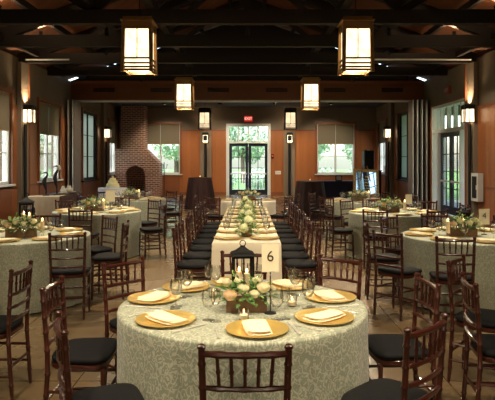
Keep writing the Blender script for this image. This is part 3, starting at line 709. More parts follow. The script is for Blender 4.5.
# ------------------------------------------------------------------ chair
def ringed(z0, z1, nodes, r, amp=.0035):
    zs = [z0]; rs = [r]
    for f in nodes:
        z = z0+(z1-z0)*f
        for dz, k in ((-.010, 0), (-.004, 1), (.004, 1), (.010, 0)): zs.append(z+dz); rs.append(r+amp*k)
    zs.append(z1); rs.append(r); return zs, rs
def mk_chair():
    t = empty('ballroom_chair', (0,0,0)); tag(t, 'x', 'chair')
    w = M['mahogany']
    def backy(z): return -.175-.030*max(0, (z-.45)/.45)-.03*max(0, (.45-z)/.45)
    for s in (-1, 1):
        zs, rs = ringed(0, .425, (.2,.45,.75), .0145); rs[0] = .011
        MB().tube([(s*(.185-.012*z), .150+.010*(1-z/.43), z) for z in zs], rs, 10).obj('leg', w, t)
        zs, rs = ringed(0, .885, (.12,.3,.44,.6,.72,.82,.93), .0145); rs[0] = .011
        m = MB(); m.tube([(s*(.165+.012*max(0,(z-.45)/.45)), backy(z), z) for z in zs], rs, 10); m.ball((s*.177, backy(.89), .893), .0185, 10, sz=.8)
        o = m.obj('leg', w, t); o['label'] = 'rear leg rising into the back post with ball finial'
    # seat frame ring
    def sq(w2, d2, yo, z, n=32, e=4):
        out = []
        for k in range(n):
            a = 2*PI*k/n; c, s_ = math.cos(a), math.sin(a)
            x = w2*abs(c)**(2/e)*(1 if c >= 0 else -1); y = d2*abs(s_)**(2/e)*(1 if s_ >= 0 else -1)
            x *= 1+.06*(y/d2); out.append((x, y+yo, z))
        return out
    def loft(rings):
        m = MB(); n = len(rings[0]); vs = [p for r in rings for p in r]
        fs = [(i*n+k, i*n+(k+1) % n, (i+1)*n+(k+1) % n, (i+1)*n+k) for i in range(len(rings)-1) for k in range(n)]
        fs.append(tuple(range(n-1,-1,-1))); fs.append(tuple((len(rings)-1)*n+k for k in range(n))); m.add(vs, fs); return m
    loft([sq(.195,.170,-.005,.425), sq(.20,.175,-.005,.432), sq(.20,.175,-.005,.452), sq(.195,.170,-.005,.457)]).obj('seat', w, t)
    loft([sq(.185,.158,.002,.4575), sq(.203,.174,.002,.465), sq(.207,.178,.002,.480), sq(.200,.172,.002,.494), sq(.17,.145,.002,.502), sq(.10,.085,.002,.506)]).obj('cushion', M['cushion'], t, 60)
    def rail(z, r0, name='back_rail', bow=.022, rr=.011):
        pts = []; rs = []
        for k in range(11):
            f = -1+2*k/10; pts.append((f*.174, backy(z)-bow*(1-f*f), z)); rs.append(rr+(.003 if k in (2,5,8) else 0))
        MB().tube(pts, rs, 8).obj(name, w, t)
    rail(.865, 0, 'crest_rail', rr=.0135); rail(.725, 0); rail(.635, 0); rail(.545, 0)
    for k in range(5):
        f = -.66+.33*k
        yb_ = backy(.725)-.022*(1-f*f); yt = backy(.865)-.022*(1-f*f)
        pts = [(f*.158, yb_, .725), (f*.162, (yb_+yt)/2, .79), (f*.172, yt, .865)]
        zs, rs = ringed(.725, .865, (.5,), .0075, .003)
        MB().tube([(f*(.158+.014*(z-.725)/.14), yb_+(yt-yb_)*(z-.725)/.14, z) for z in zs], rs, 7).obj('spindle', w, t)
    for s in (-1, 1):
        for z in (.17, .29):
            MB().tube([(s*.182, .153, z), (s*.178, -.01, z), (s*.168, backy(z), z)], [.009,.0115,.009], 7).obj('stretcher', w, t)
    for z in (.14, .26): MB().tube([(-.183,.156,z),(0,.156,z),(.183,.156,z)], [.009,.0115,.009], 7).obj('stretcher', w, t)
    MB().tube([(-.165,backy(.23),.23),(0,backy(.23),.23),(.165,backy(.23),.23)], [.009,.0115,.009], 7).obj('stretcher', w, t)
    for s in (-1, 1):   # small corner braces under the seat front
        MB().tube([(s*.178,.152,.36),(s*.12,.154,.422)], .006, 6).obj('brace', w, t)
    return t
CH = Kind(mk_chair)
def chair_seat(x, y, ang, label, group):
    """seat centre (x, y); ang = direction it faces, degrees"""
    return CH.put((x, y, 0), R(ang-90), label, group)
CUR = [None]
def chair_back(x, y, ang, label, group):
    """x, y = middle of the top of the back"""
    a = R(ang); x += .205*math.cos(a); y += .205*math.sin(a)
    if CUR[0]:
        cx, cy, r = CUR[0]; d = math.hypot(x-cx, y-cy)
        off = abs(math.sin(a-math.atan2(cy-y, cx-x))); q = r+.205+.13*off
        if d < q: x = cx+(x-cx)/d*q; y = cy+(y-cy)/d*q
    return chair_seat(x, y, ang, label, group)
DIRS = ['right', 'far right', 'far', 'far left', 'left', 'near left', 'near', 'near right']

# ------------------------------------------------------------------ table linen
def round_cloth(r, z, material, seed, name='tablecloth', zb=.012, flare=.014, amp=.026):
    r -= .012
    rg_ = random.Random(seed); n = 144; m = MB(); rings = []
    ph = [rg_.uniform(0, 2*PI) for _ in range(4)]; kk = [rg_.choice((9, 10, 11)), rg_.choice((16, 17)), 5, rg_.choice((23, 25))]
    for f in (.02, .2, .45, .7, .9, .985): rings.append([(r*f, 0, z, 0)]*1)
    prof = [(r*f, z, 0) for f in (.02, .2, .45, .7, .9, .98)] + [(r+.006, z-.006, .0), (r+.010, z-.02, .01)]
    N = 16
    for i in range(1, N+1): t = i/N; prof.append((r+.010+flare*t, z-.02-(z-.02-zb)*t, t))
    dist = 0; vs = []; uv = {}; pr = 0; pz = z
    for i, (rr, zz, t) in enumerate(prof):
        dist += math.hypot(rr-pr, zz-pz); pr, pz = rr, zz
        for k in range(n):
            a = 2*PI*k/n
            fold = (.5*math.cos(kk[0]*a+ph[0]+.6*math.sin(2*a)) + .3*math.cos(kk[1]*a+ph[1]) + .35*math.cos(kk[2]*a+ph[2]) + .15*math.cos(kk[3]*a+ph[3]))
            q = rr + amp*fold*t**.8
            vs.append((q*math.cos(a), q*math.sin(a), zz))
            if i < 8: uv[len(vs)-1] = (rr*math.cos(a), rr*math.sin(a))
            else: uv[len(vs)-1] = (dist*math.cos(a), dist*math.sin(a))
    P = len(prof); fs = [(i*n+k, i*n+(k+1) % n, (i+1)*n+(k+1) % n, (i+1)*n+k) for i in range(P-1) for k in range(n)]
    fs = [f[::-1] for f in fs]; fs.append(tuple(range(n)))
    m.add(vs, fs); m.uv = uv
    return m.obj(name, material, None, 60)
def rect_cloth(x0, x1, y0, y1, z, material, seed, zb=.012, amp=.02):
    rg_ = random.Random(seed); m = MB(); per = []
    step = .06; rc = .03
    def seg(a, b):
        L = math.hypot(b[0]-a[0], b[1]-a[1]); n = max(2, int(L/step))
        for i in range(n): per.append((a[0]+(b[0]-a[0])*i/n, a[1]+(b[1]-a[1])*i/n))
    seg((x0,y0),(x1,y0)); seg((x1,y0),(x1,y1)); seg((x1,y1),(x0,y1)); seg((x0,y1),(x0,y0))
    n = len(per); cx, cy = (x0+x1)/2, (y0+y1)/2; ph = rg_.uniform(0, 6)
    vs = []; N = 10
    for i in range(N+2):
        t = 0 if i == 0 else (i-1)/N
        zz = z if i == 0 else z-.01-(z-.01-zb)*t
        for k, (x, y) in enumerate(per):
            nx = (-1 if abs(x-x0) < 1e-6 else (1 if abs(x-x1) < 1e-6 else 0)); ny = (-1 if abs(y-y0) < 1e-6 else (1 if abs(y-y1) < 1e-6 else 0))
            s = k*step; fo = math.cos(s*19+ph+math.sin(s*3))*.6+math.cos(s*31+ph*2)*.3
            d = 0 if i == 0 else .006+t*(.01+amp*(fo+.6))
            if nx and ny: d *= 1.1
            vs.append((x+nx*d, y+ny*d, zz))
    fs = [(i*n+k, (i+1)*n+k, (i+1)*n+(k+1) % n, i*n+(k+1) % n) for i in range(N+1) for k in range(n)]
    fs.append(tuple(range(n))); m.add(vs, fs)
    return m.obj('tablecloth', material, None, 50)
def mk_round_table(r):
    def f():
        t = empty('round_table', (0,0,0)); tag(t, 'x', 'table')
        MB().lathe([(r-.02,.725),(r-.01,.73),(r-.01,.75),(r-.02,.756)], 40, capb=True, capt=True).obj('tabletop', M['tabletop'], t)
        for s in (-1, 1):
            for q in (-1, 1): MB().tube([(s*r*.46,q*r*.4,0),(s*r*.46,q*r*.4,.725)], .014, 8).obj('leg', M['black_metal'], t)
        return t
    return f
RT = Kind(mk_round_table(.76)); RT2 = Kind(mk_round_table(.61))

# ------------------------------------------------------------------ tableware
def mk_charger():
    r = .165
    return tag(MB().lathe([(.03,.004),(.10,.004),(.113,.008),(.15,.0165),(r,.019),(r+.001,.017),(r,.0145),(.15,.012),(.112,.002),(.10,0),(.03,0)], 40, capb=False, capt=False).obj('charger_plate', M['gold']), 'x', 'plate')
def _charger():
    m = MB(); r = .165
    m.lathe([(.001,.004),(.10,.004),(.113,.008),(.15,.0165),(r,.019),(r+.001,.017),(r,.0145),(.15,.010),(.112,.001),(.10,0),(.001,0)], 44)
    o = m.obj('charger_plate', M['gold']); return tag(o, 'x', 'plate')
CG = Kind(_charger)
def _napkin():
    m = MB(); nx, ny = 10, 6; w, h = .130, .068
    for (z0, dx, dy, rot, w_, h_) in ((.006, 0, 0, 0, w, h), (.013, .006, .004, .04, w*.96, h*.92), (.0205, -.004, -.003, -.05, w*.9, h*.85)):
        vs = []
        for side in (0, 1):
            for j in range(ny+1):
                for i in range(nx+1):
                    u = -1+2*i/nx; v = -1+2*j/ny
                    x = w_*u*(1-.10*abs(v)**2); y = h_*v*(1-.12*abs(u)**3)
                    x, y = x*math.cos(rot)-y*math.sin(rot)+dx, x*math.sin(rot)+y*math.cos(rot)+dy
                    e = max(abs(u), abs(v))**6
                    z = z0+.0065*side*(1-e)+.0025*math.sin(u*3+z0*400)*math.cos(v*2)*side + .003
                    vs.append((x, y, z + .006*max(0, abs(u)-.5)))
        K = (nx+1)*(ny+1); fs = []
        for j in range(ny):
            for i in range(nx):
                a = j*(nx+1)+i; fs.append((a, a+nx+1, a+nx+2, a+1)); b = a+K; fs.append((b, b+1, b+nx+2, b+nx+1))
        m.add(vs, fs)
    return tag(m.obj('folded_napkin', M['napkin'], None, 60), 'x', 'napkin')
NP = Kind(_napkin)
def _goblet():
    t = empty('water_goblet', (0,0,0)); tag(t, 'x', 'glass')
    MB().lathe([(.001,.006),(.034,.002),(.036,.0),(.036,.002),(.01,.007),(.005,.014),(.0045,.06),(.007,.067)], 20).obj('stem', M['glass_foot'], t, 60)
    MB().lathe([(.007,.067),(.022,.074),(.034,.092),(.0385,.115),(.037,.145),(.033,.168),(.0318,.168),(.0355,.145),(.037,.115),(.0325,.093),(.021,.0765),(.001,.071)], 20).obj('bowl', M['glass'], t, 60)
    return t
GO = Kind(_goblet)
def _flute():
    t = empty('wine_glass', (0,0,0)); tag(t, 'x', 'glass')
    MB().lathe([(.001,.005),(.030,.002),(.032,.0),(.008,.006),(.004,.012),(.004,.08),(.006,.086)], 20).obj('stem', M['glass_foot'], t, 60)
    MB().lathe([(.006,.086),(.018,.095),(.026,.115),(.028,.14),(.026,.175),(.025,.175),(.0268,.14),(.0248,.116),(.017,.097),(.001,.09)], 20).obj('bowl', M['glass'], t, 60)
    return t
FL = Kind(_flute)
def _fork():
    t = MB(); t.bar((0,-.095,.004),(0,.02,.004),.006,.003); t.bar((0,.02,.004),(0,.045,.003),.018,.002)
    for k in range(4): t.bar((-.0075+.005*k,.045,.003),(-.0075+.005*k,.09,.006),.0026,.002)
    t.bar((0,-.115,.004),(0,-.08,.004),.013,.003)
    return tag(t.obj('fork', M['steel'], None, 0), 'x', 'fork')
def _knife():
    t = empty('table_knife', (0,0,0)); tag(t, 'x', 'knife')
    MB().bar((0,-.115,.005),(0,0,.005),.014,.006).obj('handle', M['steel'], t, 0)
    MB().bar((0,0,.005),(0,.115,.004),.017,.002).obj('blade', M['steel'], t, 0); return t
FK = Kind(_fork); KN = Kind(_knife)
def _votive():
    t = empty('votive_candle', (0,0,0)); tag(t, 'x', 'candle')
    MB().lathe([(.001,.002),(.026,0),(.028,.004),(.033,.06),(.0315,.06),(.026,.006),(.001,.005)], 18).obj('glass_cup', M['glass'], t, 60)
    MB().lathe([(.024,.007),(.026,.028)], 16, capb=True, capt=True).obj('wax', M['candle'], t)
    MB().ball((0,0,.043), .004, 8, sz=2.4).obj('flame', M['flame'], t); return t
VO = Kind(_votive)

# flowers
def rose(mb, c, r, rg_):
    c = Vector(c); mb.ball(c, r*.45, 8)
    for layer, (k, rr, tilt) in enumerate(((3,.5,.1),(5,.75,.35),(6,1.0,.75))):
        for i in range(k):
            a = 2*PI*i/k+layer*.6+rg_.uniform(-.1,.1); vs = []
            for v in range(4):
                fv = v/3
                for u in (-1, -.33, .33, 1):
                    th = a+u*(PI/k)*1.2; rad = r*rr*(.30+.72*math.sin(PI*(.08+.58*fv)))*(1.04 if abs(u) == 1 else .98)
                    zz = -r*.75+r*(1.42-.35*tilt)*fv+(-.06*r if abs(u) == 1 else .05*r)*fv
                    vs.append((c.x+rad*math.cos(th), c.y+rad*math.sin(th), c.z+zz))
            fs = [(v*4+u, v*4+u+1, v*4+u+5, v*4+u+4) for v in range(3) for u in range(3)]; mb.add(vs, fs)
def hydr(mb, c, r, rg_, n=70):
    c = Vector(c); mb.ball(c, r*.8, 10)
    for i in range(n):
        z = 1-2*(i+.5)/n; th = i*2.39996; s = math.sqrt(1-z*z); u = Vector((s*math.cos(th), s*math.sin(th), z))
        p = c+u*r*rg_.uniform(.88, 1.06); a = u.orthogonal().normalized(); b = u.cross(a); f = r*.24
        for k in range(4):
            q = a*math.cos(k*PI/2+i)+b*math.sin(k*PI/2+i); w = u.cross(q)
            mb.add([p, p+q*f*.6+w*f*.4+u*f*.15, p+q*f, p+q*f*.6-w*f*.4+u*f*.15], [(0,1,2,3)])
def leaves(mb, c, rx, ry, rz, n, size, rg_, up=.3):
    for _ in range(n):
        a = rg_.uniform(0, 2*PI); el = rg_.uniform(-.25, 1.3); u = Vector((math.cos(a)*math.cos(el), math.sin(a)*math.cos(el), math.sin(el)))
        k = rg_.uniform(.5, 1.0); p = Vector(c)+Vector((u.x*rx*k, u.y*ry*k, u.z*rz*k))
        d = (Vector((u.x, u.y, u.z*.5+up*rg_.uniform(-.6,1)))+Vector((rg_.uniform(-.5,.5), rg_.uniform(-.5,.5), 0))).normalized()
        w = d.cross(Vector((0,0,1))).normalized(); nrm = w.cross(d); s = size*rg_.uniform(.6,1.3)
        mb.add([p, p+d*s*.4+w*s*.27, p+d*s-nrm*s*.15, p+d*s*.4-w*s*.27, p+d*s*.45+nrm*s*.08], [(0,1,4),(1,2,4),(2,3,4),(3,0,4)])
def box_centerpiece(seed, roses, L0=.28):
    def f():
        L = L0
        rg_ = random.Random(seed)
        t = empty('flower_centerpiece', (0,0,0)); tag(t, 'x', 'flowers')
        pl = MB(); h = .075; w = .10; L2 = L; L = L*.85
        pl.box(-L/2, L/2, -w/2, -w/2+.01, 0, h).box(-L/2, L/2, w/2-.01, w/2, 0, h).box(-L/2, -L/2+.01, -w/2+.01, w/2-.01, 0, h).box(L/2-.01, L/2, -w/2+.01, w/2-.01, 0, h).box(-L/2+.01, L/2-.01, -w/2+.01, w/2-.01, 0, .06)
        pl.obj('wooden_box', M['planter'], t, 0); L = L2
        m = MB(); leaves(m, (0,0,.08), L*.62, .115, .085, 190, .05, rg_)
        m.obj('foliage', M['leaf'], t, 0)
        m = MB(); leaves(m, (0,0,.10), L*.66, .10, .12, 70, .035, rg_, .8); m.obj('foliage', M['leaf_pale'], t, 0)
        for (x, y, z, r, blush) in roses:
            q = MB(); rose(q, (x,y,z), r, rg_); q.obj('rose', M['rose_blush' if blush else 'rose_cream'], t, 60)
        return t
    return f
CP_FRONT = Kind(box_centerpiece(5, [(-.02,-.06,.145,.036,0),(.045,-.075,.115,.030,0),(.098,-.055,.150,.041,0),(-.095,-.085,.112,.040,1),(-.115,-.03,.175,.030,0),(-.05,.05,.16,.028,0),(.06,.05,.165,.03,0),(.15,.0,.13,.024,0)]))
CP = Kind(box_centerpiece(9, [(-.03,-.05,.145,.034,0),(.045,-.06,.13,.036,0),(.11,-.03,.15,.036,0),(-.10,-.06,.12,.033,1),(-.15,0,.14,.03,0),(0,.05,.16,.033,0),(.17,-.02,.11,.028,0)], .30))
def _hyd():
    rg_ = random.Random(21); t = empty('hydrangea_arrangement', (0,0,0)); tag(t, 'x', 'flowers')
    MB().lathe([(.045,0),(.06,.01),(.065,.07),(.06,.09)], 20, capb=True, capt=True).obj('bowl', M['planter'], t)
    m = MB(); leaves(m, (.0,.05,.05), .13, .26, .12, 120, .06, rg_); m.obj('foliage', M['leaf'], t, 0)
    m = MB(); leaves(m, (.03,0,.05), .16, .24, .10, 50, .05, rg_, .6); m.obj('foliage', M['leaf_pale'], t, 0)
    for (x, y, z, r) in ((-.03,-.15,.115,.055),(.03,.0,.17,.058)):
        q = MB(); hydr(q, (x,y,z), r, rg_); q.obj('hydrangea', M['hydrangea'], t, 60)
    return t
HY = Kind(_hyd)
def _lantern():
    t = empty('candle_lantern', (0,0,0)); tag(t, 'x', 'lantern')
    w = .060; H = .29
    MB().box(-w-.012,w+.012,-w-.012,w+.012,0,.016).box(-w,w,-w,w,.016,.026).obj('base', M['black_iron'], t, 0)
    m = MB()
    for s in (-1,1):
        for q in (-1,1): m.box(s*w-.006,s*w+.006,q*w-.006,q*w+.006,.026,H)
        m.box(-w+.006,w-.006,s*w-.004,s*w+.004,H-.016,H); m.box(s*w-.004,s*w+.004,-w+.006,w-.006,H-.016,H)
        m.box(-.003,.003,s*w-.003,s*w+.003,.026,H-.016); m.box(s*w-.003,s*w+.003,-.003,.003,.026,H-.016)
    m.obj('frame', M['black_iron'], t, 0)
    m = MB(); m.lathe([(.108,H),(.10,H+.01),(.065,H+.022),(.035,H+.04),(.02,H+.05),(.02,H+.056),(.001,H+.06)], 4, capb=True)
    o = m.obj('roof', M['black_iron'], t, 0); o.rotation_euler = (0,0,PI/4)
    MB().tube([(.018*math.cos(a), 0, H+.072+.018*math.sin(a)) for a in [2*PI*k/14 for k in range(15)]], .003, 6).obj('ring_handle', M['black_iron'], t)
    for (x, y, h) in ((-.024,-.01,.185),(.026,.008,.17)):
        c = MB().lathe([(.018,.026),(.018,h)], 14, (x,y,0), capb=True, capt=True).obj('candle', M['candle'], t)
        MB().ball((x,y,h+.016), .006, 8, sz=2.4).obj('flame', M['flame'], c)
    return t
LN = Kind(_lantern)
def card(x, y, z0, rod, w, h, text, rz, label):
    t = empty('table_number_card', (x, y, z0), rz, label, 'table card')
    MB().box(-w/2, w/2, -.0015, .0015, rod, rod+h).obj('card', M['cream_card'], t, 0)
    MB().tube([(0,.006,.006),(0,.006,rod+.02)], .0035, 8).obj('rod', M['black_metal'], t)
    MB().lathe([(.035,0),(.035,.005),(.006,.012)], 20, (0,.006,0), capb=True, capt=True).obj('base', M['black_metal'], t)
    MB().tube([(.012*math.cos(a), -.003, rod-.004+.012*math.sin(a)) for a in [2*PI*k/12 for k in range(13)]], .0015, 5).obj('clip', M['steel'], t)
    if text: text_mesh(text, h*.54, 'numeral', M['ink'], t, (0, -.0025, rod+h*.55), (PI/2,0,0), .0004)
    return t

# ------------------------------------------------------------------ the round tables
Z = .762
def settings(cx, cy, angs, tname, r=.575, full=False, names=None, skip=()):
    for i, a in enumerate(angs):
        if i in skip: continue
        d = names[i] if names else DIRS[round((a % 360)/45) % 8]
        ar_ = R(a); c, s = math.cos(ar_), math.sin(ar_)
        def P(rad, tang): return (cx+rad*c-tang*s, cy+rad*s+tang*c, Z+.0005)
        rz = ar_+PI/2
        CG.put(P(r, 0), rz, 'gold charger plate at the %s seat of %s' % (d, tname), 'gold charger plates')
        x, y, z = P(r, 0); NP.put((x, y, z+.004), rz+(rnd.uniform(-.3,.3) if not (full and i == 0) else PI/2), 'cream folded napkin at the %s seat of %s' % (d, tname), 'cream napkins on plates')
        x, y, z = P(r-.19, .14); GO.put((x, y, z), 0, 'clear water goblet at the %s seat of %s' % (d, tname), 'water goblets')
        x, y, z = P(r-.20, .04 if not full else .19)
        if full:
            FL.put((x, y, z), 0, 'small clear wine glass at the %s seat of %s' % (d, tname), 'wine glasses')
            FK.put(P(r-.01, -.21), rz, 'steel fork left of the plate at %s seat of %s' % (d, tname), 'steel forks')
            KN.put(P(r-.01, .20), rz, 'steel knife right of the plate at %s seat of %s' % (d, tname), 'steel knives')
def table_set(cx, cy, seed, tname, cloth, clabel, r=.76, kind=RT):
    t = kind.put((cx, cy, 0), rnd.uniform(0, 1), 'round folding table hidden under the cloth of %s' % tname, 'round tables')
    CUR[0] = (cx, cy, r)
    o = round_cloth(r, Z, cloth, seed); o.location = (cx, cy, 0); tag(o, clabel, 'tablecloth', 'round tablecloths')

CHG = 'mahogany ballroom chairs'
def chairs(tname, lst, cx=None, cy=None):
    for c in lst:
        # (angle round the table, radius of the seat centre, turn off the centre) or explicit back-top (x, y, facing, words)
        if len(c) == 3:
            a = R(c[0]); x = cx+c[1]*math.cos(a); y = cy+c[1]*math.sin(a)
            chair_seat(x, y, c[0]+180+c[2], 'mahogany ballroom chair on the %s side of %s' % (DIRS[round((c[0] % 360)/45) % 8], tname), CHG)
        else: chair_back(c[0], c[1], c[2], 'mahogany ballroom chair on the %s side of %s' % (c[3], tname), CHG)

# table 6, nearest the camera
TN = 'round table 6'
FX, FY = -.03, 3.56
table_set(FX, FY, 1, TN, M['sage'], 'sage green damask cloth on the nearest round table, number 6')
settings(FX, FY, [-82,-37,13,56,97,133,170,-137], TN, full=True, names=['near','near right','right','far right','far','far left','left','near left'])
chairs(TN, [(-.01,2.33,90,'near'), (-.83,2.73,22,'near left'), (-1.17,3.55,0,'left'), (-.86,4.26,-42,'far left'), (-.03,4.72,-90,'far'),
            (.71,4.45,230,'far right'), (1.10,3.64,184,'right'), (.835,2.68,135,'near right')])
CP_FRONT.put((-.005, 3.40, Z+.0005), 0, 'cream and blush roses in a wooden box on round table 6', 'box flower centrepieces')
LN.put((-.03, 3.64, Z+.0005), .1, 'black candle lantern with two candles behind roses on round table 6', 'black candle lanterns')
card(.132, 3.33, Z+.0005, .24, .10, .162, '6', 0, 'cream card with number 6 on a thin black stand')
for i, (x, y, w) in enumerate(((-.02, 3.20, 'in front of the rose box'), (.27, 3.50, 'right of the number card'), (-.22, 3.72, 'left of the candle lantern'))):
    VO.put((x, y, Z+.0005), 0, 'small glass votive candle %s on round table 6' % w, 'votive candles')

# left tables
TN = 'the front left lantern table'
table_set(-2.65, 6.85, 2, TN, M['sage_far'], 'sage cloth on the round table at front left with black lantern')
settings(-2.65, 6.85, [-45,0,45,90,135,180,225,270], TN)
chairs(TN, [(-1.98,6.05,100,'near right'), (-1.52,6.98,182,'right'), (-1.86,7.68,225,'far right'), (-2.78,8.0,-90,'far'), (-3.5,7.68,-45,'far left'), (180,1.0,0), (-135,1.0,0)], -2.65, 6.85)
CP.put((-2.60, 6.62, Z+.0005), .1, 'cream roses and greenery in a box on the front left lantern table', 'box flower centrepieces').scale = (1.25, 1.25, 1.25)
o = LN.put((-2.64, 6.88, Z+.0005), .3, 'black candle lantern behind flowers on the front left round table', 'black candle lanterns'); o.scale = (1.2,1.2,1.3)
TN = 'the middle left table'
table_set(-2.63, 10.1, 3, TN, M['sage_far'], 'sage cloth on the middle of the three left round tables')
settings(-2.63, 10.1, [-45,0,45,90,135,180,225,270], TN)
chairs(TN, [(-2.57,8.85,88,'near'), (-1.66,9.93,205,'right'), (-1.93,10.75,228,'far right'), (-2.64,11.3,-90,'far'), (-135,1.02,0), (135,1.0,0), (180,1.0,0)], -2.63, 10.1)
CP.put((-2.66, 10.0, Z+.0005), .5, 'cream roses and greenery in a box on the middle left table', 'box flower centrepieces').scale = (1.25, 1.25, 1.25)
card(-2.46, 10.33, Z+.0005, .14, .17, .20, None, 0, 'cream card on a stand behind flowers on middle left table')
TN = 'the table near the fireplace'
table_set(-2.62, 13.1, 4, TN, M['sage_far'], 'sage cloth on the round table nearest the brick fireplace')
settings(-2.62, 13.1, [-45,0,45,90,135,180,225,270], TN)
chairs(TN, [(-1.6,12.8,195,'right'), (-90,1.0,0), (50,1.0,0), (90,1.0,0), (135,1.0,0), (180,1.0,0), (-135,1.0,0)], -2.62, 13.1)
CP.put((-2.62, 13.0, Z+.0005), -.3, 'white flowers and greenery in a box on the far left table', 'box flower centrepieces').scale = (1.25, 1.25, 1.25)
# table just outside the left edge
TN = 'the table beyond the left edge'
table_set(-2.78, 4.08, 5, TN, M['sage_far'], 'sage cloth on the round table beyond the left photo edge')
chairs(TN, [(-1.64,4.10,180,'right'), (-2.58,5.16,-100,'far')])

# right tables
TN = 'table 4 on the right'
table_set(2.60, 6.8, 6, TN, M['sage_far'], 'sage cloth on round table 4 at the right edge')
settings(2.60, 6.8, [-45,0,45,90,135,180,225,270], TN)
chairs(TN, [(2.03,5.62,80,'near'), (1.46,6.02,40,'near left'), (1.46,6.98,-8,'left'), (2.0,7.62,-50,'far left'), (2.6,8.02,-90,'far'), (45,1.0,0), (0,1.0,0), (-45,1.02,0)], 2.60, 6.8)
CP.put((2.50, 6.72, Z+.0005), 0, 'cream roses and greenery in a box on table 4', 'box flower centrepieces').scale = (1.25, 1.25, 1.25)
card(2.82, 6.86, Z+.0005, .12, .125, .185, '4', 0, 'cream card with number 4 on the right round table')
LN.put((2.62, 7.02, Z+.0005), .2, 'black candle lantern behind flowers on table 4', 'black candle lanterns').scale = (.85,.85,.85)
TN = 'the middle right table'
table_set(2.50, 9.85, 7, TN, M['sage_far'], 'sage cloth on the middle of the three right round tables')
settings(2.50, 9.85, [-45,0,45,90,135,180,225,270], TN)
chairs(TN, [(1.93,8.70,75,'near left'), (1.36,9.6,10,'left'), (1.93,10.75,-50,'far left'), (90,1.0,0), (45,1.0,0), (0,1.0,0), (-32,1.0,0), (-72,1.0,0)], 2.50, 9.85)
CP.put((2.40, 9.75, Z+.0005), .15, 'cream roses and greenery in a box on the middle right table', 'box flower centrepieces').scale = (1.25, 1.25, 1.25)
card(2.80, 10.0, Z+.0005, .12, .115, .17, None, 0, 'pale card on a stand on the middle right table')
TN = 'the table near the mirror'
table_set(2.46, 12.6, 8, TN, M['sage_far'], 'sage cloth on the round table nearest the gilt mirror')
settings(2.46, 12.6, [-45,0,45,90,135,180,225,270], TN)
chairs(TN, [(1.50,13.25,-30,'left'), (-135,1.0,0), (-90,1.0,0), (-45,1.0,0), (0,1.0,0), (45,1.0,0), (90,1.0,0)], 2.46, 12.6)
CP.put((2.42, 12.5, Z+.0005), 0, 'cream roses and greenery in a box on the far right table', 'box flower centrepieces').scale = (1.25, 1.25, 1.25)
TN = 'the table beyond the right edge'
table_set(2.60, 3.75, 9, TN, M['sage_far'], 'sage cloth on the round table beyond the right photo edge')
chairs(TN, [(1.60,4.42,-38,'far left'), (1.42,3.66,-8,'left')])
for tx, ty, w in ((-2.45,9.8,'middle left'), (-2.42,12.85,'far left'), (2.62,9.6,'middle right'), (2.6,12.35,'far right'), (2.28,6.55,'front right number 4'), (-2.35,6.6,'front left')):
    t = empty('pillar_candle', (tx, ty, Z+.0005), 0, 'lit cream pillar candle beside the flowers on the %s table' % w, 'candle', 'pillar candles')
    MB().lathe([(.04,0),(.04,.008),(.015,.014),(.015,.05),(.035,.06)], 14, capb=True, capt=True).obj('holder', M['glass'], t)
    c = MB().lathe([(.022,.06),(.022,.19)], 14, capb=True, capt=True).obj('candle', M['candle'], t)
    MB().ball((0,0,.207), .007, 8, sz=2.4).obj('flame', M['flame'], c)

# small far centre table
TN = 'the small far centre table'
table_set(.02, 12.75, 10, TN, M['ivory'], 'pale cloth on the small round table beyond the long table', .61, RT2)
settings(.02, 12.75, [-90, 0, 90, 180], TN, r=.44)
chairs(TN, [(.10,11.36,90,'near'), (-1.1,12.3,10,'left'), (-.72,11.75,60,'near left'), (.86,12.0,150,'near right'), (1.16,13.08,185,'right')])
CP.put((.02, 12.75, Z+.0005), 0, 'cream flowers in a box on the small far centre table', 'box flower centrepieces')

# long table ------------------------------------------------------------
LX, LY0, LY1 = -.01, 6.18, 10.9
t = empty('banquet_table', (LX, LY0, 0), 0, 'long folding banquet table under the ivory cloth', 'table')
MB().box(-.355, .355, .01, LY1-LY0-.01, .725, .755).obj('tabletop', M['tabletop'], t, 0)
for y in (.3, 2.3, 4.4):
    for s in (-1, 1): MB().tube([(s*.3, y, 0), (s*.3, y, .725)], .014, 8).obj('leg', M['black_metal'], t)
o = rect_cloth(LX-.365, LX+.365, LY0, LY1, Z, M['ivory'], 4, amp=.012); tag(o, 'ivory cloth hanging to the floor over the long centre table', 'tablecloth')
ORD = ['first', 'second', 'third', 'fourth', 'fifth', 'sixth', 'seventh', 'eighth']
for i in range(8):
    y = 6.50+i*.585
    for s in (-1, 1):
        S = 'left' if s < 0 else 'right'
        chair_seat(LX+s*(.595+rnd.uniform(-.015,.02)), y+rnd.uniform(-.02,.02), (0 if s < 0 else 180)+rnd.uniform(-4,4),
                   'mahogany chair, %s from near end, %s side of long table' % (ORD[i], S), 'chairs along the long table')
        CG.put((LX+s*.205, y, Z+.0005), 0, 'gold charger plate, %s from near end, %s side of long table' % (ORD[i], S), 'chargers along the long table')
        NP.put((LX+s*.205, y, Z+.0045), rnd.uniform(-.15,.15), 'cream folded napkin, %s from near end, %s side of long table' % (ORD[i], S), 'napkins along the long table')
        GO.put((LX+s*.235, y+.27, Z+.0005), 0, 'clear goblet, %s from near end, %s side of long table' % (ORD[i], S), 'goblets along the long table')
for i in range(5):
    HY.put((LX+.0, 6.68+i*.95, Z+.0005), (0, .3, -.2, .1, 3.3, 3.0)[i], '%s hydrangea and greenery arrangement from near end of the long table' % ORD[i], 'hydrangeas along the long table')

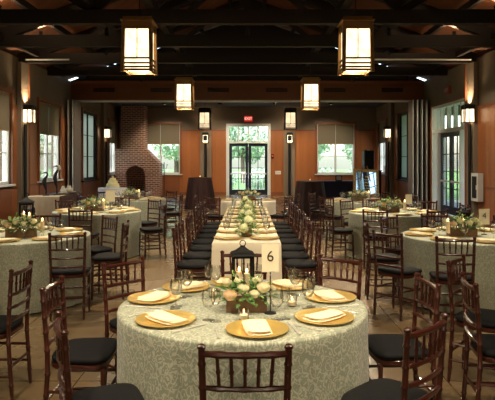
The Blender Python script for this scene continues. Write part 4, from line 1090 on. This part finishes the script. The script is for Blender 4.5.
# cocktail tables ---------------------------------------------------------
for (x, y, lab) in ((-1.60, 19.4, 'left'), (1.77, 16.3, 'right')):
    t = empty('cocktail_table', (x, y, 0), 0, 'tall cocktail table under dark brown cloth, %s of the back doors' % lab, 'table', 'cocktail tables')
    MB().lathe([(.37,1.03),(.37,1.055)], 32, capb=True, capt=True).obj('tabletop', M['tabletop'], t)
    MB().tube([(0,0,.03),(0,0,1.03)], .035, 12).obj('pedestal', M['black_metal'], t); MB().lathe([(.25,0),(.25,.02),(.04,.04)], 24, capb=True).obj('base', M['black_metal'], t)
    o = round_cloth(.39, 1.062, M['brown_cloth'], 30+int(x), amp=.045, flare=.12); o.location = (x, y, 0); tag(o, 'dark brown cloth flaring to the floor over %s cocktail table' % lab, 'tablecloth', 'cocktail table cloths')
    VO.put((x, y, 1.0625), 0, 'small glass votive candle on the %s cocktail table' % lab, 'votive candles')

# gift table at the left wall ---------------------------------------------
t = empty('display_table', (-4.98, 15.0, 0), 0, 'long display table by the left wall under dark cloth', 'table')
MB().box(-.34,.34,-.88,.88,.725,.755).obj('tabletop', M['tabletop'], t, 0)
for s in (-1,1):
    for q in (-1,1): MB().tube([(s*.28,q*.7,0),(s*.28,q*.7,.725)], .014, 8).obj('leg', M['black_metal'], t)
o = rect_cloth(-5.34,-4.62,14.1,15.9,Z,M['brown_cloth'],7); tag(o, 'dark brown cloth on the display table by the left wall', 'tablecloth')
m = MB()
vs = []; n = 26; xs = [-5.375+.79*i/n for i in range(n+1)]
rows = [(14.55,.764),(14.3,.764),(14.078,.764),(14.06,.75)]+[(14.055-.02*k/8, .75-.72*k/8) for k in range(1,9)]
for j, (y, z) in enumerate(rows):
    for i, x in enumerate(xs):
        t_ = max(0, j-3)/8; vs.append((x, y-t_*.018*(1+math.cos(x*40))-(0.02 if j > 2 else 0), z))
m.add(vs, [(j*(n+1)+i, j*(n+1)+i+1, (j+1)*(n+1)+i+1, (j+1)*(n+1)+i) for j in range(len(rows)-1) for i in range(n)])
o = m.obj('table_runner', M['tan_cloth'], None, 60); sol = o.modifiers.new('thick', 'SOLIDIFY'); sol.thickness = .003; sol.offset = 1
tag(o, 'tan linen cloth draped over the near end of the display table', 'cloth')
def bird(x, y, h, rz, lab, pale):
    t = empty('bird_figurine', (x, y, Z+.0035), rz, lab, 'figurine', 'slender dark figurines')
    MB().lathe([(.085,0),(.085,.02),(.03,.03)], 20, capb=True, capt=True).obj('base', M['black_metal'], t)
    k = h/.65
    pts = [(0,0,.02),(.005,0,.14*k),(-.02,0,.27*k),(-.045,0,.38*k),(-.02,0,.48*k),(.03,0,.56*k),(.035,0,.61*k),(.0,0,.645*k),(-.06,0,.63*k),(-.12,0,.60*k)]
    MB().tube(pts, [.022,.016,.04,.055,.038,.020,.017,.026,.012,.003], 12).obj('body', M['black_metal'], t, 60)
    if pale: m = MB(); m.ball((.05,0,.60*k), .05, 12, sz=1.5, sy=.6); m.obj('pale_plume', M['stoneware'], t, 60)
bird(-5.02, 14.35, .58, .3, 'shorter black slender figurine on the display table', False)
bird(-4.82, 14.55, .74, .2, 'taller black slender figurine with pale plume on display table', True)
def pot(x, y, r, lab):
    t = empty('ceramic_pot', (x, y, Z+.001), 0, lab, 'pot', 'pale ceramic pots')
    MB().lathe([(.001,0),(r*1.5,.005),(r*1.9,.03),(r*1.88,.036),(r*1.4,.02),(.001,.02)], 24).obj('dish', M['stoneware'], t, 60)
    MB().lathe([(r*.9,.022),(r*1.15,.06),(r*1.05,.11),(r*.6,.15),(r*.62,.18),(r*.3,.20),(.001,.205)], 24, capb=True).obj('jar', M['stoneware'], t, 60)
pot(-4.80, 15.0, .07, 'smaller pale ceramic pot on a dish on the display table'); pot(-4.82, 15.55, .10, 'larger pale ceramic pot on a dish on the display table')

# cake table ---------------------------------------------------------------
table_set(-4.3, 18.4, 12, 'the cake table', M['white_cloth'], 'white cloth on the cake table near the fireplace', .46, Kind(mk_round_table(.44)))
t = empty('cake', (-4.3, 18.4, Z+.0005), 0, 'pale yellow tiered bell shaped cake on a white stand', 'cake')
MB().lathe([(.20,0),(.20,.02),(.22,.03),(.22,.04)], 28, capb=True, capt=True).obj('cake_stand', M['white'], t)
MB().lathe([(.20,.041),(.205,.06),(.195,.13),(.17,.15),(.15,.155),(.145,.23),(.12,.245),(.105,.25),(.10,.31),(.08,.325),(.001,.33)], 28, capb=True).obj('tiers', M['cake'], t, 40)
q = MB(); rose(q, (0,0,.36), .04, rnd); q.obj('sugar_rose', M['rose_cream'], t, 60)

# right rear: navy table, frame, mirror on easel, speaker, cabinet ----------
t = empty('side_table', (3.95, 24.6, 0), 0, 'side table under navy cloth below the right back window', 'table')
MB().box(-.74,.74,-.33,.33,.725,.755).obj('tabletop', M['tabletop'], t, 0)
for s in (-1,1):
    for q in (-1,1): MB().tube([(s*.6,q*.25,0),(s*.6,q*.25,.725)], .014, 8).obj('leg', M['black_metal'], t)
o = rect_cloth(3.2,4.7,24.25,24.95,Z,M['navy_cloth'],8); tag(o, 'navy cloth on the side table below the right back window', 'tablecloth')
t = empty('photo_frame', (3.86, 24.35, Z+.001), 0, 'small dark picture frame standing on the navy cloth', 'picture frame')
MB().box(-.14,.14,0,.02,0,.24).obj('frame', M['black_metal'], t, 0); MB().box(-.10,.10,-.004,-.0005,.04,.20).obj('picture', M['stoneware'], t, 0)
t = empty('standing_mirror', (4.02, 19.6, 0), R(14), 'large mirror in a carved gilt frame leaning on an easel', 'mirror')
tilt = empty('mirror_panel', (0,-.05,.42), 0); tilt.parent = t; tilt.rotation_euler = (R(-8), R(3), 0)
mw, mh, fw = .46, .92, .085
m = MB(); m.box(-mw,-mw+fw,-.025,.025,0,mh).box(mw-fw,mw,-.025,.025,0,mh).box(-mw+fw,mw-fw,-.025,.025,0,fw).box(-mw+fw,mw-fw,-.025,.025,mh-fw,mh)
for k in range(8):
    for (x, z) in ((-mw+fw/2, .06+k*.114), (mw-fw/2, .06+k*.114), (-mw+.08+k*.108, fw/2), (-mw+.08+k*.108, mh-fw/2)): m.ball((x,-.028,z), .03, 8, sy=.5)
m.obj('gilt_frame', M['gilt'], tilt, 40)
MB().box(-mw+fw,mw-fw,-.008,.0,fw,mh-fw).obj('mirror_glass', M['mirror'], tilt, 0)
m = MB()
for (x, z, w) in ((0.06,.66,.09),(.08,.56,.15),(.07,.46,.12),(.09,.36,.14),(.08,.27,.08)):
    m.tube([(x-w+2*w*i/14, -.010, z+.025*math.sin(i*1.9)) for i in range(15)], .006, 5)
m.obj('painted_writing', M['yellow'], tilt)
for a, b in (((-.35,-.02,0),(-.08,.06,1.45)), ((.35,-.02,0),(.08,.06,1.45)), ((0,.55,0),(0,.08,1.42))): MB().bar(a, b, .035, .035).obj('easel_leg', M['trimwood'], t, 0)
MB().box(-.38,.38,-.12,-.02,.37,.40).obj('easel_ledge', M['trimwood'], t, 0)
t = empty('black_cabinet', (5.28, 25.1, 0), 0, 'dark wooden cabinet under the loudspeaker in the right corner', 'cabinet')
bevel(MB().box(-.5,.5,-.25,.25,.06,1.17).obj('body', M['beam'], t, 0), .01)
MB().box(-.53,.53,-.28,.28,1.17,1.205).obj('top', M['beam'], t, 0); MB().box(-.45,.45,-.22,.22,0,.06).obj('plinth', M['black_metal'], t, 0)
for s in (-1,1): MB().box(s*.25-.22,s*.25+.22,-.265,-.251,.1,1.1).obj('door', M['beam'], t, 0)
t = empty('loudspeaker', (5.25, 25.05, 1.2055), R(5), 'black loudspeaker standing upright on the dark corner cabinet', 'speaker')
bevel(MB().box(-.22,.22,-.18,.2,0,.86).obj('cabinet', M['black_metal'], t, 0), .03, 3)
MB().box(-.18,.18,-.195,-.181,.05,.80).obj('grille', M['black_metal'], t, 0)
MB().lathe([(.05,0),(.06,.02),(.05,.03)],12,(.0,0,.862),capb=True,capt=True).obj('handle', M['steel'], t)
